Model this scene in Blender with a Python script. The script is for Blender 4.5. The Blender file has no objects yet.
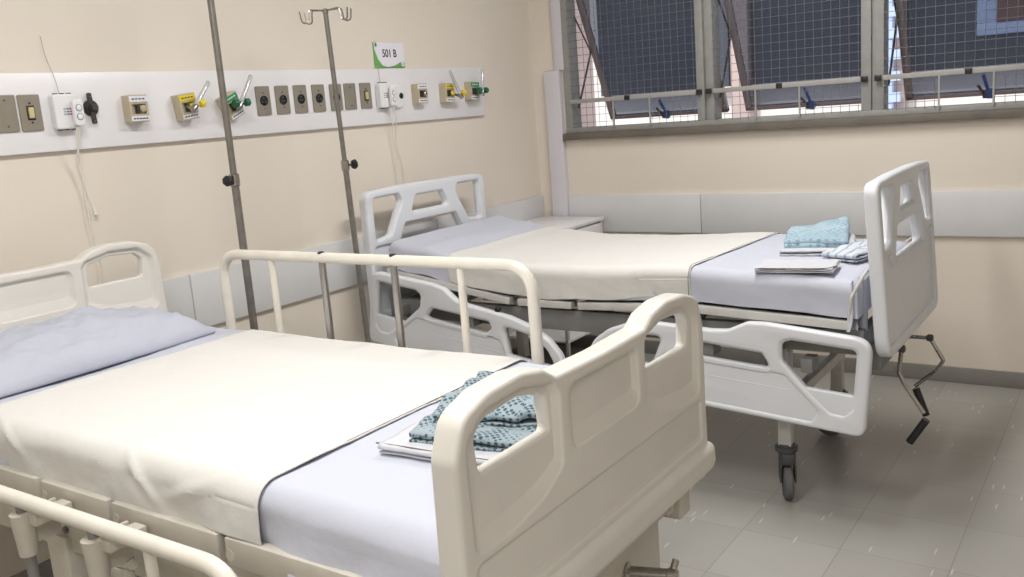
import bpy, bmesh, math, random
from mathutils import Vector, Matrix, noise
from math import sin, cos, pi, radians as R

SC = bpy.context.scene
COL = SC.collection
random.seed(5)

# ------------------------------------------------------------------ camera
cam_d = bpy.data.cameras.new('camera')
cam_d.sensor_width = 36.0
cam_d.lens = 918.145 / 1024 * 36.0
cam_d.clip_start = 0.02
cam_d.clip_end = 200
cam = bpy.data.objects.new('camera', cam_d)
COL.objects.link(cam)
_r = Vector((0.82482077, 0.56034387, -0.07540184))
_u = -Vector((0.04701765, -0.2008782, -0.97848725))
_b = -Vector((-0.56343592, 0.80353139, -0.19203456))
cam.matrix_world = Matrix(((_r.x, _u.x, _b.x, 3.1019), (_r.y, _u.y, _b.y, -4.8155), (_r.z, _u.z, _b.z, 1.5), (0, 0, 0, 1)))
SC.camera = cam

# ------------------------------------------------------------------ world, lights, exposure
SC.view_settings.view_transform = 'Standard'
SC.view_settings.look = 'None'
SC.view_settings.gamma = 1.0
SC.view_settings.use_curve_mapping = False
SC.view_settings.exposure = 0.0

W = bpy.data.worlds.new('sky')
SC.world = W
W.use_nodes = True
bg = W.node_tree.nodes['Background']
bg.inputs[0].default_value = (0.80, 0.88, 1.0, 1)
bg.inputs[1].default_value = 1.3

def area(name, loc, sx, sy, power, col, rot=(0, 0, 0)):
    l = bpy.data.lights.new(name, 'AREA')
    l.shape = 'RECTANGLE'; l.size = sx; l.size_y = sy; l.energy = power; l.color = col
    o = bpy.data.objects.new(name, l); COL.objects.link(o)
    o.location = loc; o.rotation_euler = rot
    return o

area('ceiling_tube_light_front', (1.75, -3.95, 2.86), 0.25, 1.25, 41.5, (1.0, 0.985, 0.965))
area('ceiling_tube_light_back', (1.9, -1.55, 2.86), 0.25, 1.25, 40, (1.0, 0.985, 0.965))
area('ceiling_tube_light_door', (3.6, -5.6, 2.86), 1.25, 0.25, 44, (1.0, 0.985, 0.965))
sun_d = bpy.data.lights.new('sun', 'SUN'); sun_d.energy = 2.3; sun_d.angle = R(1.0); sun_d.color = (1.0, 0.93, 0.84)
sun = bpy.data.objects.new('sun', sun_d); COL.objects.link(sun)
sun.rotation_euler = Vector((0.25, 0.75, -0.75)).to_track_quat('-Z', 'Y').to_euler()   # lights the building opposite

# ------------------------------------------------------------------ materials
def mat(name, col, rough=0.5, metal=0.0, bump=0.0, bscale=60.0, var=0.0, vscale=4.0, spec=0.5, alpha=1.0, trans=0.0):
    m = bpy.data.materials.new(name); m.use_nodes = True
    nt = m.node_tree; p = nt.nodes['Principled BSDF']
    p.inputs['Base Color'].default_value = (*col, 1)
    p.inputs['Roughness'].default_value = rough
    p.inputs['Metallic'].default_value = metal
    p.inputs['Specular IOR Level'].default_value = spec
    p.inputs['Alpha'].default_value = alpha
    p.inputs['Transmission Weight'].default_value = trans
    tc = nt.nodes.new('ShaderNodeTexCoord')
    if var > 0:
        n = nt.nodes.new('ShaderNodeTexNoise'); n.inputs['Scale'].default_value = vscale; n.inputs['Detail'].default_value = 4
        nt.links.new(tc.outputs['Object'], n.inputs['Vector'])
        r = nt.nodes.new('ShaderNodeValToRGB')
        r.color_ramp.elements[0].position = 0.3; r.color_ramp.elements[1].position = 0.7
        r.color_ramp.elements[0].color = (*[c * (1 - var) for c in col], 1)
        r.color_ramp.elements[1].color = (*[min(1, c * (1 + var)) for c in col], 1)
        nt.links.new(n.outputs['Fac'], r.inputs['Fac']); nt.links.new(r.outputs['Color'], p.inputs['Base Color'])
    if bump > 0:
        n2 = nt.nodes.new('ShaderNodeTexNoise'); n2.inputs['Scale'].default_value = bscale; n2.inputs['Detail'].default_value = 5
        nt.links.new(tc.outputs['Object'], n2.inputs['Vector'])
        b = nt.nodes.new('ShaderNodeBump'); b.inputs['Strength'].default_value = bump; b.inputs['Distance'].default_value = 0.01
        nt.links.new(n2.outputs['Fac'], b.inputs['Height']); nt.links.new(b.outputs['Normal'], p.inputs['Normal'])
    return m

M = {}
M['wall'] = mat('cream_wall_paint', (0.79, 0.72, 0.63), 0.5, bump=0.06, bscale=35, var=0.02, vscale=1.5)
M['column'] = mat('cream_column_paint', (0.79, 0.72, 0.61), 0.5, bump=0.05, bscale=35, var=0.02)
M['ceiling'] = mat('white_ceiling', (0.80, 0.79, 0.76), 0.8)
M['laminate'] = mat('white_laminate', (0.86, 0.85, 0.87), 0.28, var=0.02, vscale=5)
M['guard'] = mat('grey_white_guard_board', (0.70, 0.70, 0.71), 0.35, var=0.02, vscale=6)
M['conduit'] = mat('lavender_white_conduit', (0.68, 0.66, 0.71), 0.4)
M['base_grey'] = mat('grey_baseboard', (0.25, 0.24, 0.22), 0.45, var=0.06, vscale=9)
M['alu'] = mat('grey_aluminium', (0.31, 0.31, 0.295), 0.5, metal=0.0, var=0.08, vscale=18)
M['alu_light'] = mat('light_aluminium_bar', (0.38, 0.37, 0.35), 0.45, metal=0.0, var=0.05, vscale=14)
M['sill'] = mat('grey_brown_sill', (0.16, 0.14, 0.12), 0.6, var=0.1, vscale=12)
M['wire'] = mat('painted_grey_wire', (0.17, 0.18, 0.20), 0.5, metal=0.2)
M['sash'] = mat('mauve_grey_sash', (0.21, 0.18, 0.19), 0.5)
M['arm_dark'] = mat('dark_steel_arm', (0.05, 0.045, 0.045), 0.5)
M['black'] = mat('black_plastic', (0.015, 0.015, 0.017), 0.4)
M['blue'] = mat('blue_plastic_lever', (0.03, 0.07, 0.22), 0.4)
M['ivory'] = mat('ivory_bed_plastic', (0.72, 0.695, 0.645), 0.36, bump=0.03, bscale=160, var=0.03, vscale=7)
M['ivory_rail'] = mat('ivory_enamel_tube', (0.77, 0.735, 0.655), 0.32, var=0.05, vscale=16)
M['ivory_steel'] = mat('ivory_painted_steel', (0.58, 0.545, 0.475), 0.4, var=0.07, vscale=14)
M['white_plastic'] = mat('cool_white_bed_plastic', (0.75, 0.77, 0.81), 0.34, bump=0.02, bscale=160, var=0.02, vscale=7)
M['white_steel'] = mat('off_white_painted_steel', (0.60, 0.59, 0.565), 0.4, var=0.06, vscale=14)
M['grey_steel'] = mat('grey_painted_steel', (0.22, 0.22, 0.215), 0.45, var=0.08, vscale=12)
M['chrome'] = mat('worn_chrome', (0.42, 0.40, 0.38), 0.22, metal=1.0, bump=0.05, bscale=90)
M['steel'] = mat('brushed_steel_pole', (0.27, 0.255, 0.235), 0.35, metal=0.7, var=0.12, vscale=30)
M['caster'] = mat('dark_grey_caster_plastic', (0.06, 0.062, 0.065), 0.45)
M['tyre'] = mat('grey_rubber_tyre', (0.12, 0.12, 0.12), 0.7)
M['plate'] = mat('taupe_metal_plate', (0.33, 0.30, 0.245), 0.38, metal=0.35, var=0.03)
M['rocker'] = mat('yellowed_switch_rocker', (0.62, 0.52, 0.28), 0.4)
M['box_beige'] = mat('beige_gas_outlet_box', (0.52, 0.45, 0.32), 0.45, var=0.03)
M['white_dev'] = mat('white_device_plastic', (0.82, 0.82, 0.83), 0.3)
M['cord'] = mat('off_white_cord', (0.78, 0.76, 0.70), 0.5)
M['thin_wire'] = mat('thin_beige_wire', (0.55, 0.50, 0.43), 0.5)
M['yellow'] = mat('yellow_plastic', (0.80, 0.62, 0.04), 0.35)
M['green'] = mat('green_plastic', (0.01, 0.13, 0.06), 0.35)
M['green_label'] = mat('green_label', (0.03, 0.33, 0.13), 0.4)
M['leaf_green'] = mat('sign_green', (0.16, 0.42, 0.11), 0.4)
M['sign_white'] = mat('sign_white', (0.84, 0.82, 0.90), 0.4)
M['acrylic'] = mat('grey_clear_flow_tube', (0.62, 0.62, 0.63), 0.15, metal=0.3)
M['ink'] = mat('dark_ink', (0.03, 0.03, 0.035), 0.5)
M['ink_green'] = mat('dark_green_ink', (0.03, 0.10, 0.05), 0.5)
M['ink_grey'] = mat('grey_blue_ink', (0.32, 0.36, 0.42), 0.5)
M['red'] = mat('red_ink', (0.55, 0.06, 0.05), 0.5)
M['logo_blue'] = mat('blue_ink', (0.08, 0.18, 0.42), 0.5)
M['cloth_edge'] = mat('dark_brown_edge', (0.16, 0.13, 0.12), 0.8)
M['mattress'] = mat('blue_grey_vinyl', (0.15, 0.17, 0.22), 0.5)
M['outside_pink'] = mat('pink_render', (0.52, 0.39, 0.35), 0.8, var=0.1, vscale=2)
M['outside_white'] = mat('pale_render', (0.80, 0.74, 0.68), 0.8, var=0.05, vscale=2)
M['outside_ledge'] = mat('pale_peach_ledge', (0.80, 0.62, 0.52), 0.8, var=0.05, vscale=3)
M['outside_blue'] = mat('blue_white_louvre', (0.50, 0.60, 0.80), 0.6)
M['outside_shade'] = mat('dark_blue_grey_shade_panel', (0.07, 0.075, 0.095), 0.6)
M['outside_red'] = mat('red_brown_shutter', (0.20, 0.09, 0.07), 0.7)

def fabric(name, col, rough=0.85, weave=900, wr=0.25, wscale=7.0):
    m = mat(name, col, rough, spec=0.15)
    nt = m.node_tree; p = nt.nodes['Principled BSDF']
    p.inputs['Sheen Weight'].default_value = 0.15
    tc = nt.nodes.new('ShaderNodeTexCoord')
    a = nt.nodes.new('ShaderNodeTexNoise'); a.inputs['Scale'].default_value = wscale; a.inputs['Detail'].default_value = 6; a.inputs['Roughness'].default_value = 0.55
    c = nt.nodes.new('ShaderNodeTexNoise'); c.inputs['Scale'].default_value = weave; c.inputs['Detail'].default_value = 1
    nt.links.new(tc.outputs['Object'], a.inputs['Vector']); nt.links.new(tc.outputs['Object'], c.inputs['Vector'])
    b1 = nt.nodes.new('ShaderNodeBump'); b1.inputs['Strength'].default_value = wr; b1.inputs['Distance'].default_value = 0.03
    b2 = nt.nodes.new('ShaderNodeBump'); b2.inputs['Strength'].default_value = 0.12; b2.inputs['Distance'].default_value = 0.002
    nt.links.new(a.outputs['Fac'], b1.inputs['Height']); nt.links.new(b1.outputs['Normal'], b2.inputs['Normal'])
    nt.links.new(c.outputs['Fac'], b2.inputs['Height']); nt.links.new(b2.outputs['Normal'], p.inputs['Normal'])
    return m

M['sheet'] = fabric('lavender_grey_cotton', (0.555, 0.575, 0.66), wr=0.18)
M['pillow'] = fabric('lavender_grey_pillowcase', (0.49, 0.51, 0.595), wr=0.3)
M['cream_cloth'] = fabric('cream_cotton', (0.715, 0.702, 0.675), wr=0.14, wscale=12)
M['white_cloth'] = fabric('white_cotton', (0.60, 0.61, 0.65), wr=0.2, wscale=14)

def patterned(name, c1, c2, scale, c3=None):
    m = fabric(name, c1, wr=0.3, wscale=16)
    nt = m.node_tree; p = nt.nodes['Principled BSDF']
    tc = nt.nodes.new('ShaderNodeTexCoord')
    mp = nt.nodes.new('ShaderNodeMapping'); mp.inputs['Rotation'].default_value = (0, 0, R(38))
    v = nt.nodes.new('ShaderNodeTexVoronoi'); v.inputs['Scale'].default_value = scale; v.inputs['Randomness'].default_value = 0.25
    nt.links.new(tc.outputs['Object'], mp.inputs['Vector']); nt.links.new(mp.outputs['Vector'], v.inputs['Vector'])
    r = nt.nodes.new('ShaderNodeValToRGB')
    r.color_ramp.elements[0].position = 0.36; r.color_ramp.elements[1].position = 0.44
    r.color_ramp.elements[0].color = (*c2, 1); r.color_ramp.elements[1].color = (*c1, 1)
    nt.links.new(v.outputs['Distance'], r.inputs['Fac']); nt.links.new(r.outputs['Color'], p.inputs['Base Color'])
    return m

M['teal_print'] = patterned('pale_blue_cloth_with_teal_dots', (0.42, 0.55, 0.63), (0.24, 0.38, 0.46), 46)
M['dark_print'] = patterned('teal_cloth_with_dark_dots', (0.33, 0.40, 0.44), (0.06, 0.11, 0.14), 95)

M['pale_print'] = patterned('faint_teal_dotted_cloth', (0.52, 0.58, 0.64), (0.26, 0.36, 0.42), 85)

def striped(name, c1, c2, scale, axis_rot):
    m = fabric(name, c1, wr=0.25, wscale=14)
    nt = m.node_tree; p = nt.nodes['Principled BSDF']
    tc = nt.nodes.new('ShaderNodeTexCoord'); mp = nt.nodes.new('ShaderNodeMapping'); mp.inputs['Rotation'].default_value = (0, 0, axis_rot)
    w = nt.nodes.new('ShaderNodeTexWave'); w.inputs['Scale'].default_value = scale; w.inputs['Distortion'].default_value = 2.0
    nt.links.new(tc.outputs['Object'], mp.inputs['Vector']); nt.links.new(mp.outputs['Vector'], w.inputs['Vector'])
    r = nt.nodes.new('ShaderNodeValToRGB'); r.color_ramp.elements[0].position = 0.12; r.color_ramp.elements[1].position = 0.2
    r.color_ramp.elements[0].color = (*c2, 1); r.color_ramp.elements[1].color = (*c1, 1)
    nt.links.new(w.outputs['Fac'], r.inputs['Fac']); nt.links.new(r.outputs['Color'], p.inputs['Base Color'])
    return m
M['stripe'] = striped('white_cloth_with_blue_stripes', (0.62, 0.66, 0.72), (0.33, 0.39, 0.47), 9, R(20))

# window pane: ribbed, tinted, lets a little of the outside through
m = bpy.data.materials.new('dark_tinted_ribbed_glass'); m.use_nodes = True
nt = m.node_tree; p = nt.nodes['Principled BSDF']
p.inputs['Base Color'].default_value = (0.085, 0.092, 0.115, 1); p.inputs['Roughness'].default_value = 0.2
tr = nt.nodes.new('ShaderNodeBsdfTransparent'); tr.inputs[0].default_value = (0.78, 0.81, 0.88, 1)
mx = nt.nodes.new('ShaderNodeMixShader'); mx.inputs[0].default_value = 0.56
tc = nt.nodes.new('ShaderNodeTexCoord'); wv = nt.nodes.new('ShaderNodeTexWave'); wv.inputs['Scale'].default_value = 22; wv.bands_direction = 'X'
bp = nt.nodes.new('ShaderNodeBump'); bp.inputs['Strength'].default_value = 0.4; bp.inputs['Distance'].default_value = 0.004
nt.links.new(tc.outputs['Object'], wv.inputs['Vector']); nt.links.new(wv.outputs['Fac'], bp.inputs['Height']); nt.links.new(bp.outputs['Normal'], p.inputs['Normal'])
nt.links.new(p.outputs[0], mx.inputs[1]); nt.links.new(tr.outputs[0], mx.inputs[2]); nt.links.new(mx.outputs[0], nt.nodes['Material Output'].inputs[0])
M['glass'] = m

# floor: 33 cm vinyl tiles with light flecks
m = bpy.data.materials.new('grey_vinyl_tiles'); m.use_nodes = True
nt = m.node_tree; p = nt.nodes['Principled BSDF']; L = nt.links.new
p.inputs['Roughness'].default_value = 0.33
tc = nt.nodes.new('ShaderNodeTexCoord')
mp = nt.nodes.new('ShaderNodeMapping'); mp.inputs['Location'].default_value = (-2.6 + 0.33 * 10, 0.36 - 0.33 * 2 + 3.3, 0)
L(tc.outputs['Object'], mp.inputs['Vector'])
br = nt.nodes.new('ShaderNodeTexBrick'); br.offset = 0; br.squash = 1
br.inputs['Scale'].default_value = 1.0; br.inputs['Brick Width'].default_value = 0.33; br.inputs['Row Height'].default_value = 0.33
br.inputs['Mortar Size'].default_value = 0.0022; br.inputs['Mortar Smooth'].default_value = 0.4; br.inputs['Bias'].default_value = 0
br.inputs['Color1'].default_value = (0.345, 0.335, 0.31, 1); br.inputs['Color2'].default_value = (0.38, 0.37, 0.345, 1); br.inputs['Mortar'].default_value = (0.27, 0.262, 0.245, 1)
L(mp.outputs['Vector'], br.inputs['Vector'])
mp2 = nt.nodes.new('ShaderNodeMapping'); mp2.inputs['Scale'].default_value = (60.0, 7.5, 1.0); mp2.inputs['Rotation'].default_value = (0, 0, R(5))
L(tc.outputs['Object'], mp2.inputs['Vector'])
vo = nt.nodes.new('ShaderNodeTexVoronoi'); vo.inputs['Scale'].default_value = 1.0; vo.voronoi_dimensions = '2D'
L(mp2.outputs['Vector'], vo.inputs['Vector'])
sc_ = nt.nodes.new('ShaderNodeSeparateColor'); L(vo.outputs['Color'], sc_.inputs[0])
m1 = nt.nodes.new('ShaderNodeMath'); m1.operation = 'GREATER_THAN'; m1.inputs[1].default_value = 0.94; L(sc_.outputs[0], m1.inputs[0])
fr0 = nt.nodes.new('ShaderNodeMapRange'); fr0.inputs['From Min'].default_value = 0.12; fr0.inputs['From Max'].default_value = 0.22; fr0.inputs['To Min'].default_value = 1.0; fr0.inputs['To Max'].default_value = 0.0; L(vo.outputs['Distance'], fr0.inputs['Value'])
fr = nt.nodes.new('ShaderNodeMath'); fr.operation = 'MULTIPLY'; L(m1.outputs[0], fr.inputs[0]); L(fr0.outputs[0], fr.inputs[1])
mxc = nt.nodes.new('ShaderNodeMix'); mxc.data_type = 'RGBA'; mxc.inputs['B'].default_value = (0.55, 0.54, 0.51, 1)
L(fr.outputs[0], mxc.inputs['Factor']); L(br.outputs['Color'], mxc.inputs['A'])
nb = nt.nodes.new('ShaderNodeTexNoise'); nb.inputs['Scale'].default_value = 2.2; nb.inputs['Detail'].default_value = 6; L(tc.outputs['Object'], nb.inputs['Vector'])
mm = nt.nodes.new('ShaderNodeMapRange'); mm.inputs['To Min'].default_value = 0.86; mm.inputs['To Max'].default_value = 1.12; L(nb.outputs['Fac'], mm.inputs['Value'])
ml = nt.nodes.new('ShaderNodeVectorMath'); ml.operation = 'SCALE'; L(mxc.outputs['Result'], ml.inputs[0]); L(mm.outputs[0], ml.inputs['Scale'])
L(ml.outputs[0], p.inputs['Base Color'])
mr = nt.nodes.new('ShaderNodeMapRange'); mr.inputs['To Min'].default_value = 0.26; mr.inputs['To Max'].default_value = 0.5; L(nb.outputs['Fac'], mr.inputs['Value']); L(mr.outputs[0], p.inputs['Roughness'])
bf = nt.nodes.new('ShaderNodeBump'); bf.inputs['Strength'].default_value = 0.25; bf.inputs['Distance'].default_value = 0.002; bf.invert = True
L(br.outputs['Fac'], bf.inputs['Height']); L(bf.outputs['Normal'], p.inputs['Normal'])
M['floor'] = m

# ------------------------------------------------------------------ mesh helpers
def finish(o, mesh, smooth=True, ang=35):
    if smooth:
        mesh.polygons.foreach_set('use_smooth', [True] * len(mesh.polygons))
        try: mesh.set_sharp_from_angle(angle=R(ang))
        except Exception: pass

def put(name, bm, material, parent=None, root=None, ang=35):
    """link a bmesh built in world coordinates; root = the top-level Empty it belongs to (its location is taken off)"""
    me = bpy.data.meshes.new(name)
    bmesh.ops.recalc_face_normals(bm, faces=bm.faces[:])
    o = bpy.data.objects.new(name, me)
    base = Vector((0, 0, 0))
    if parent is not None:
        q = parent
        while q is not None:
            base = base + q.location; q = q.parent
    else:
        xs = [v.co for v in bm.verts]
        lo = Vector([min(c[i] for c in xs) for i in range(3)]); hi = Vector([max(c[i] for c in xs) for i in range(3)])
        base = Vector(((lo.x + hi.x) / 2, (lo.y + hi.y) / 2, lo.z)); o.location = base
    bmesh.ops.translate(bm, verts=bm.verts[:], vec=-base)
    bm.to_mesh(me); bm.free()
    me.materials.append(material)
    finish(o, me, ang=ang)
    if parent is not None: o.parent = parent
    COL.objects.link(o)
    return o

def tag(o, label, cat, group=None):
    o['label'] = label; o['category'] = cat
    if group: o['group'] = group
    return o

def thing(name, loc, label, cat, group=None):
    o = bpy.data.objects.new(name, None); COL.objects.link(o)
    o.location = loc; o.empty_display_size = 0.05
    return tag(o, label, cat, group)

def struct(name, bm, material, parent=None, ang=35):
    o = put(name, bm, material, parent, ang=ang)
    if parent is None: o['kind'] = 'structure'
    return o

def copy_tree(o, delta=Vector((0, 0, 0)), parent=None):
    c = o.copy(); COL.objects.link(c)
    if parent is not None: c.parent = parent
    else: c.location = o.location + delta
    for ch in [x for x in bpy.data.objects if x.parent == o]:
        copy_tree(ch, parent=c)
    return c

def BM(): return bmesh.new()

def merge(bm, other, mtx=None):
    me = bpy.data.meshes.new('tmp')
    other.to_mesh(me); other.free()
    if mtx is not None: me.transform(mtx)
    bm.from_mesh(me); bpy.data.meshes.remove(me)
    return bm

def box(bm, x0, x1, y0, y1, z0, z1, bev=0.0, seg=2, mtx=None):
    b = BM()
    bmesh.ops.create_cube(b, size=1)
    for v in b.verts:
        v.co = Vector(((x0 + x1) / 2 + v.co.x * (x1 - x0), (y0 + y1) / 2 + v.co.y * (y1 - y0), (z0 + z1) / 2 + v.co.z * (z1 - z0)))
    if bev > 0:
        bmesh.ops.bevel(b, geom=b.edges[:], offset=bev, segments=seg, affect='EDGES', profile=0.5)
    return merge(bm, b, mtx)

def cyl(bm, p0, p1, r0, r1=None, n=20, caps=True):
    p0 = Vector(p0); p1 = Vector(p1); r1 = r0 if r1 is None else r1
    d = (p1 - p0); q = d.to_track_quat('Z', 'Y')
    vs = []
    for p, r in ((p0, r0), (p1, r1)):
        vs.append([bm.verts.new(p + q @ Vector((r * cos(2 * pi * i / n), r * sin(2 * pi * i / n), 0))) for i in range(n)])
    for i in range(n):
        bm.faces.new((vs[0][i], vs[0][(i + 1) % n], vs[1][(i + 1) % n], vs[1][i]))
    if caps:
        bm.faces.new(vs[0][::-1]); bm.faces.new(vs[1])
    return bm

def lathe(bm, p0, axis, prof, n=24):
    """prof: list of (distance along axis, radius)"""
    p0 = Vector(p0); q = Vector(axis).normalized().to_track_quat('Z', 'Y'); rings = []
    for t, r in prof:
        rings.append([bm.verts.new(p0 + q @ Vector((r * cos(2 * pi * i / n), r * sin(2 * pi * i / n), t))) for i in range(n)])
    for a, b in zip(rings, rings[1:]):
        for i in range(n): bm.faces.new((a[i], a[(i + 1) % n], b[(i + 1) % n], b[i]))
    bm.faces.new(rings[0][::-1]); bm.faces.new(rings[-1])
    return bm

def fillet(pts, rad, closed=False, n=6):
    """round the corners of a polyline; rad a number or a list"""
    pts = [Vector(p) for p in pts]; out = []; N = len(pts)
    for i, p in enumerate(pts):
        r = rad[i] if isinstance(rad, (list, tuple)) else rad
        if (not closed and i in (0, N - 1)) or r <= 0:
            out.append(p); continue
        a = pts[i - 1]; b = pts[(i + 1) % N]
        da = (a - p); db = (b - p); la = da.length; lb = db.length
        da.normalize(); db.normalize()
        ang = da.angle(db)
        if ang > pi - 0.03: out.append(p); continue
        t = min(r / math.tan(ang / 2), la * 0.48, lb * 0.48)
        A = p + da * t; B = p + db * t
        for k in range(n + 1):
            s = k / n
            out.append(A * (1 - s) ** 2 + p * 2 * s * (1 - s) + B * s * s)
    return out

def smooth_pts(pts, n=8):
    """Catmull-Rom through the points"""
    P = [Vector(p) for p in pts]; P = [2 * P[0] - P[1]] + P + [2 * P[-1] - P[-2]]; out = []
    for i in range(1, len(P) - 2):
        for k in range(n):
            t = k / n; a, b, c, d = P[i - 1:i + 3]
            out.append(0.5 * ((2 * b) + (c - a) * t + (2 * a - 5 * b + 4 * c - d) * t * t + (3 * b - a - 3 * c + d) * t ** 3))
    out.append(P[-2]); return out

def tube(bm, pts, r, n=12, closed=False):
    pts = [Vector(p) for p in pts]; rings = []; N = len(pts)
    nrm = None
    for i, p in enumerate(pts):
        if closed: t = (pts[(i + 1) % N] - pts[i - 1])
        else: t = pts[min(i + 1, N - 1)] - pts[max(i - 1, 0)]
        t.normalize()
        if nrm is None:
            nrm = t.orthogonal().normalized()
        else:
            nrm = (nrm - t * nrm.dot(t)).normalized()
        bn = t.cross(nrm)
        rr = r[i] if isinstance(r, (list, tuple)) else r
        rings.append([bm.verts.new(p + (nrm * cos(2 * pi * k / n) + bn * sin(2 * pi * k / n)) * rr) for k in range(n)])
    prs = list(zip(rings, rings[1:])) + ([(rings[-1], rings[0])] if closed else [])
    for a, b in prs:
        for k in range(n): bm.faces.new((a[k], a[(k + 1) % n], b[(k + 1) % n], b[k]))
    if not closed: bm.faces.new(rings[0][::-1]); bm.faces.new(rings[-1])
    return bm

def area2(pts): return sum(a[0] * b[1] - b[0] * a[1] for a, b in zip(pts, pts[1:] + pts[:1])) / 2

def plate(outline, holes, thick, bev, mtx, seg=3):
    """flat shape with holes, rounded edges; local XY plane, thickness along Z centred; returns a bmesh in world space"""
    cu = bpy.data.curves.new('tmp', 'CURVE'); cu.dimensions = '2D'; cu.fill_mode = 'BOTH'
    cu.extrude = max(thick / 2 - bev, 0); cu.bevel_depth = bev; cu.bevel_resolution = seg; cu.offset = -bev
    for k, pl in enumerate([outline] + list(holes)):
        pl = [(p[0], p[1]) for p in pl]
        if (area2(pl) > 0) != (k == 0): pl = pl[::-1]
        s = cu.splines.new('POLY'); s.points.add(len(pl) - 1); s.use_cyclic_u = True
        for q, p in zip(s.points, pl): q.co = (p[0], p[1], 0, 1)
    o = bpy.data.objects.new('tmp', cu); COL.objects.link(o)
    dg = bpy.context.evaluated_depsgraph_get(); dg.update()
    me = bpy.data.meshes.new_from_object(o.evaluated_get(dg))
    bpy.data.objects.remove(o); bpy.data.curves.remove(cu)
    me.transform(mtx)
    bm = BM(); bm.from_mesh(me); bpy.data.meshes.remove(me)
    bmesh.ops.remove_doubles(bm, verts=bm.verts[:], dist=1e-5)
    return bm

def fbm(x, y, z, oct=3):
    return noise.fractal(Vector((x, y, z)), 0.8, 2.1, oct)

def text_mesh(s, size, mtx, sx=1.0, depth=0.0004):
    cu = bpy.data.curves.new('tmp', 'FONT'); cu.body = s; cu.size = size; cu.align_x = 'CENTER'; cu.align_y = 'CENTER'; cu.extrude = depth; cu.offset = size * 0.018
    o = bpy.data.objects.new('tmp', cu); COL.objects.link(o)
    dg = bpy.context.evaluated_depsgraph_get(); dg.update()
    me = bpy.data.meshes.new_from_object(o.evaluated_get(dg)); bpy.data.objects.remove(o); bpy.data.curves.remove(cu)
    me.transform(mtx @ Matrix.Diagonal((sx, 1, 1, 1)))
    bm = BM(); bm.from_mesh(me); bpy.data.meshes.remove(me)
    return bm

def YZ(x, y0=0, z0=0, rot=0.0):
    """local (u,v,w) -> world (x+w, y0+u, z0+v), rotated in the plane"""
    m = Matrix(((0, 0, 1, x), (1, 0, 0, y0), (0, 1, 0, z0), (0, 0, 0, 1)))
    return m @ Matrix.Rotation(rot, 4, 'Z')

def XZ(y, x0=0, z0=0, flip=1, tilt=0.0):
    """local (u,v,w) -> world (x0+flip*u, y - w, z0+v)"""
    m = Matrix(((flip, 0, 0, x0), (0, 0, -flip, y), (0, 1, 0, z0), (0, 0, 0, 1)))
    return m @ Matrix.Rotation(tilt, 4, 'Z')

# ------------------------------------------------------------------ room
RX, RY, RZ = 5.4, -7.2, 2.95
struct('floor', box(BM(), -0.15, RX + 0.15, RY - 0.15, 0.2, -0.12, 0.0), M['floor'])
struct('ceiling', box(BM(), -0.15, RX + 0.15, RY - 0.15, 0.2, RZ, RZ + 0.15), M['ceiling'])
struct('wall_left', box(BM(), -0.15, 0, RY - 0.15, 0.2, 0, RZ), M['wall'])
struct('wall_right', box(BM(), RX, RX + 0.15, RY - 0.15, 0.2, 0, RZ), M['wall'])
struct('wall_front', box(BM(), 0, RX, RY - 0.15, RY, 0, RZ), M['wall'])
WX0, WX1, WZ0, WZ1 = 0.222, 3.85, 1.325, 2.42
b = BM(); box(b, 0, RX, 0, 0.15, 0, WZ0); box(b, 0, RX, 0, 0.15, WZ1, RZ); box(b, 0, WX0, 0, 0.15, WZ0, WZ1); box(b, WX1, RX, 0, 0.15, WZ0, WZ1)
struct('wall_back', b, M['wall'])
# grey baseboards
struct('baseboard_back', box(BM(), 0.012, RX, -0.012, 0, 0, 0.08, 0.003), M['base_grey'])
struct('baseboard_left', box(BM(), 0, 0.012, RY, 0, 0, 0.08, 0.003), M['base_grey'])
# white conduit riser beside the corner
b = box(BM(), 0.100, 0.205, -0.035, 0.0, 0.08, 1.70, 0.004)
box(b, 0.165, 0.232, -0.02, 0.0, 1.70, RZ, 0.004)
struct('trim_1', b, M['conduit'])
# wall guard boards with joints
for i, (y0, y1) in enumerate([(-6.9, -4.50), (-4.495, -2.617), (-2.612, -1.06), (-1.055, -0.004)]):
    struct('trim_%d' % (2 + i), box(BM(), 0.0, 0.02, y0, y1, 0.732, 0.955, 0.003), M['guard'])
for i, (x0, x1) in enumerate([(0.207, 1.060), (1.064, 2.90), (2.904, 5.3)]):
    struct('trim_%d' % (6 + i), box(BM(), x0, x1, -0.02, 0.0, 0.735, 0.955, 0.003), M['guard'])

# ------------------------------------------------------------------ window
struct('trim_9', box(BM(), 0.212, 3.9, -0.045, 0.02, 1.288, 1.327, 0.003), M['sill'])
struct('trim_10', box(BM(), 0.1, 4.0, 0.13, 0.62, 1.24, 1.315, 0.004), M['outside_ledge'])
bays = [(0.272, 1.064, 1), (1.161, 1.925, 2), (2.030, 2.822, 3), (2.92, 3.80, 4)]
Z0 = 1.327; ZT = 2.40
b = BM()
box(b, 0.224, 0.272, -0.015, 0.09, Z0, ZT, 0.003)               # left jamb
box(b, 0.224, 3.85, -0.02, 0.09, Z0, 1.357, 0.003)              # bottom rail
box(b, 0.224, 3.85, -0.015, 0.09, ZT - 0.03, ZT + 0.02, 0.003)
for (xa, xb) in ((1.064, 1.161), (1.925, 2.030), (2.822, 2.92)):
    w = xb - xa
    box(b, xa, xa + w * 0.46, -0.02, 0.07, 1.357, ZT - 0.03, 0.003)
    box(b, xa + w * 0.54, xb, -0.012, 0.09, 1.357, ZT - 0.03, 0.003)
    box(b, xa + w * 0.4, xa + w * 0.6, 0.0, 0.06, 1.357, ZT - 0.03)
box(b, 3.80, 3.85, -0.015, 0.09, Z0, ZT, 0.003)
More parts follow.
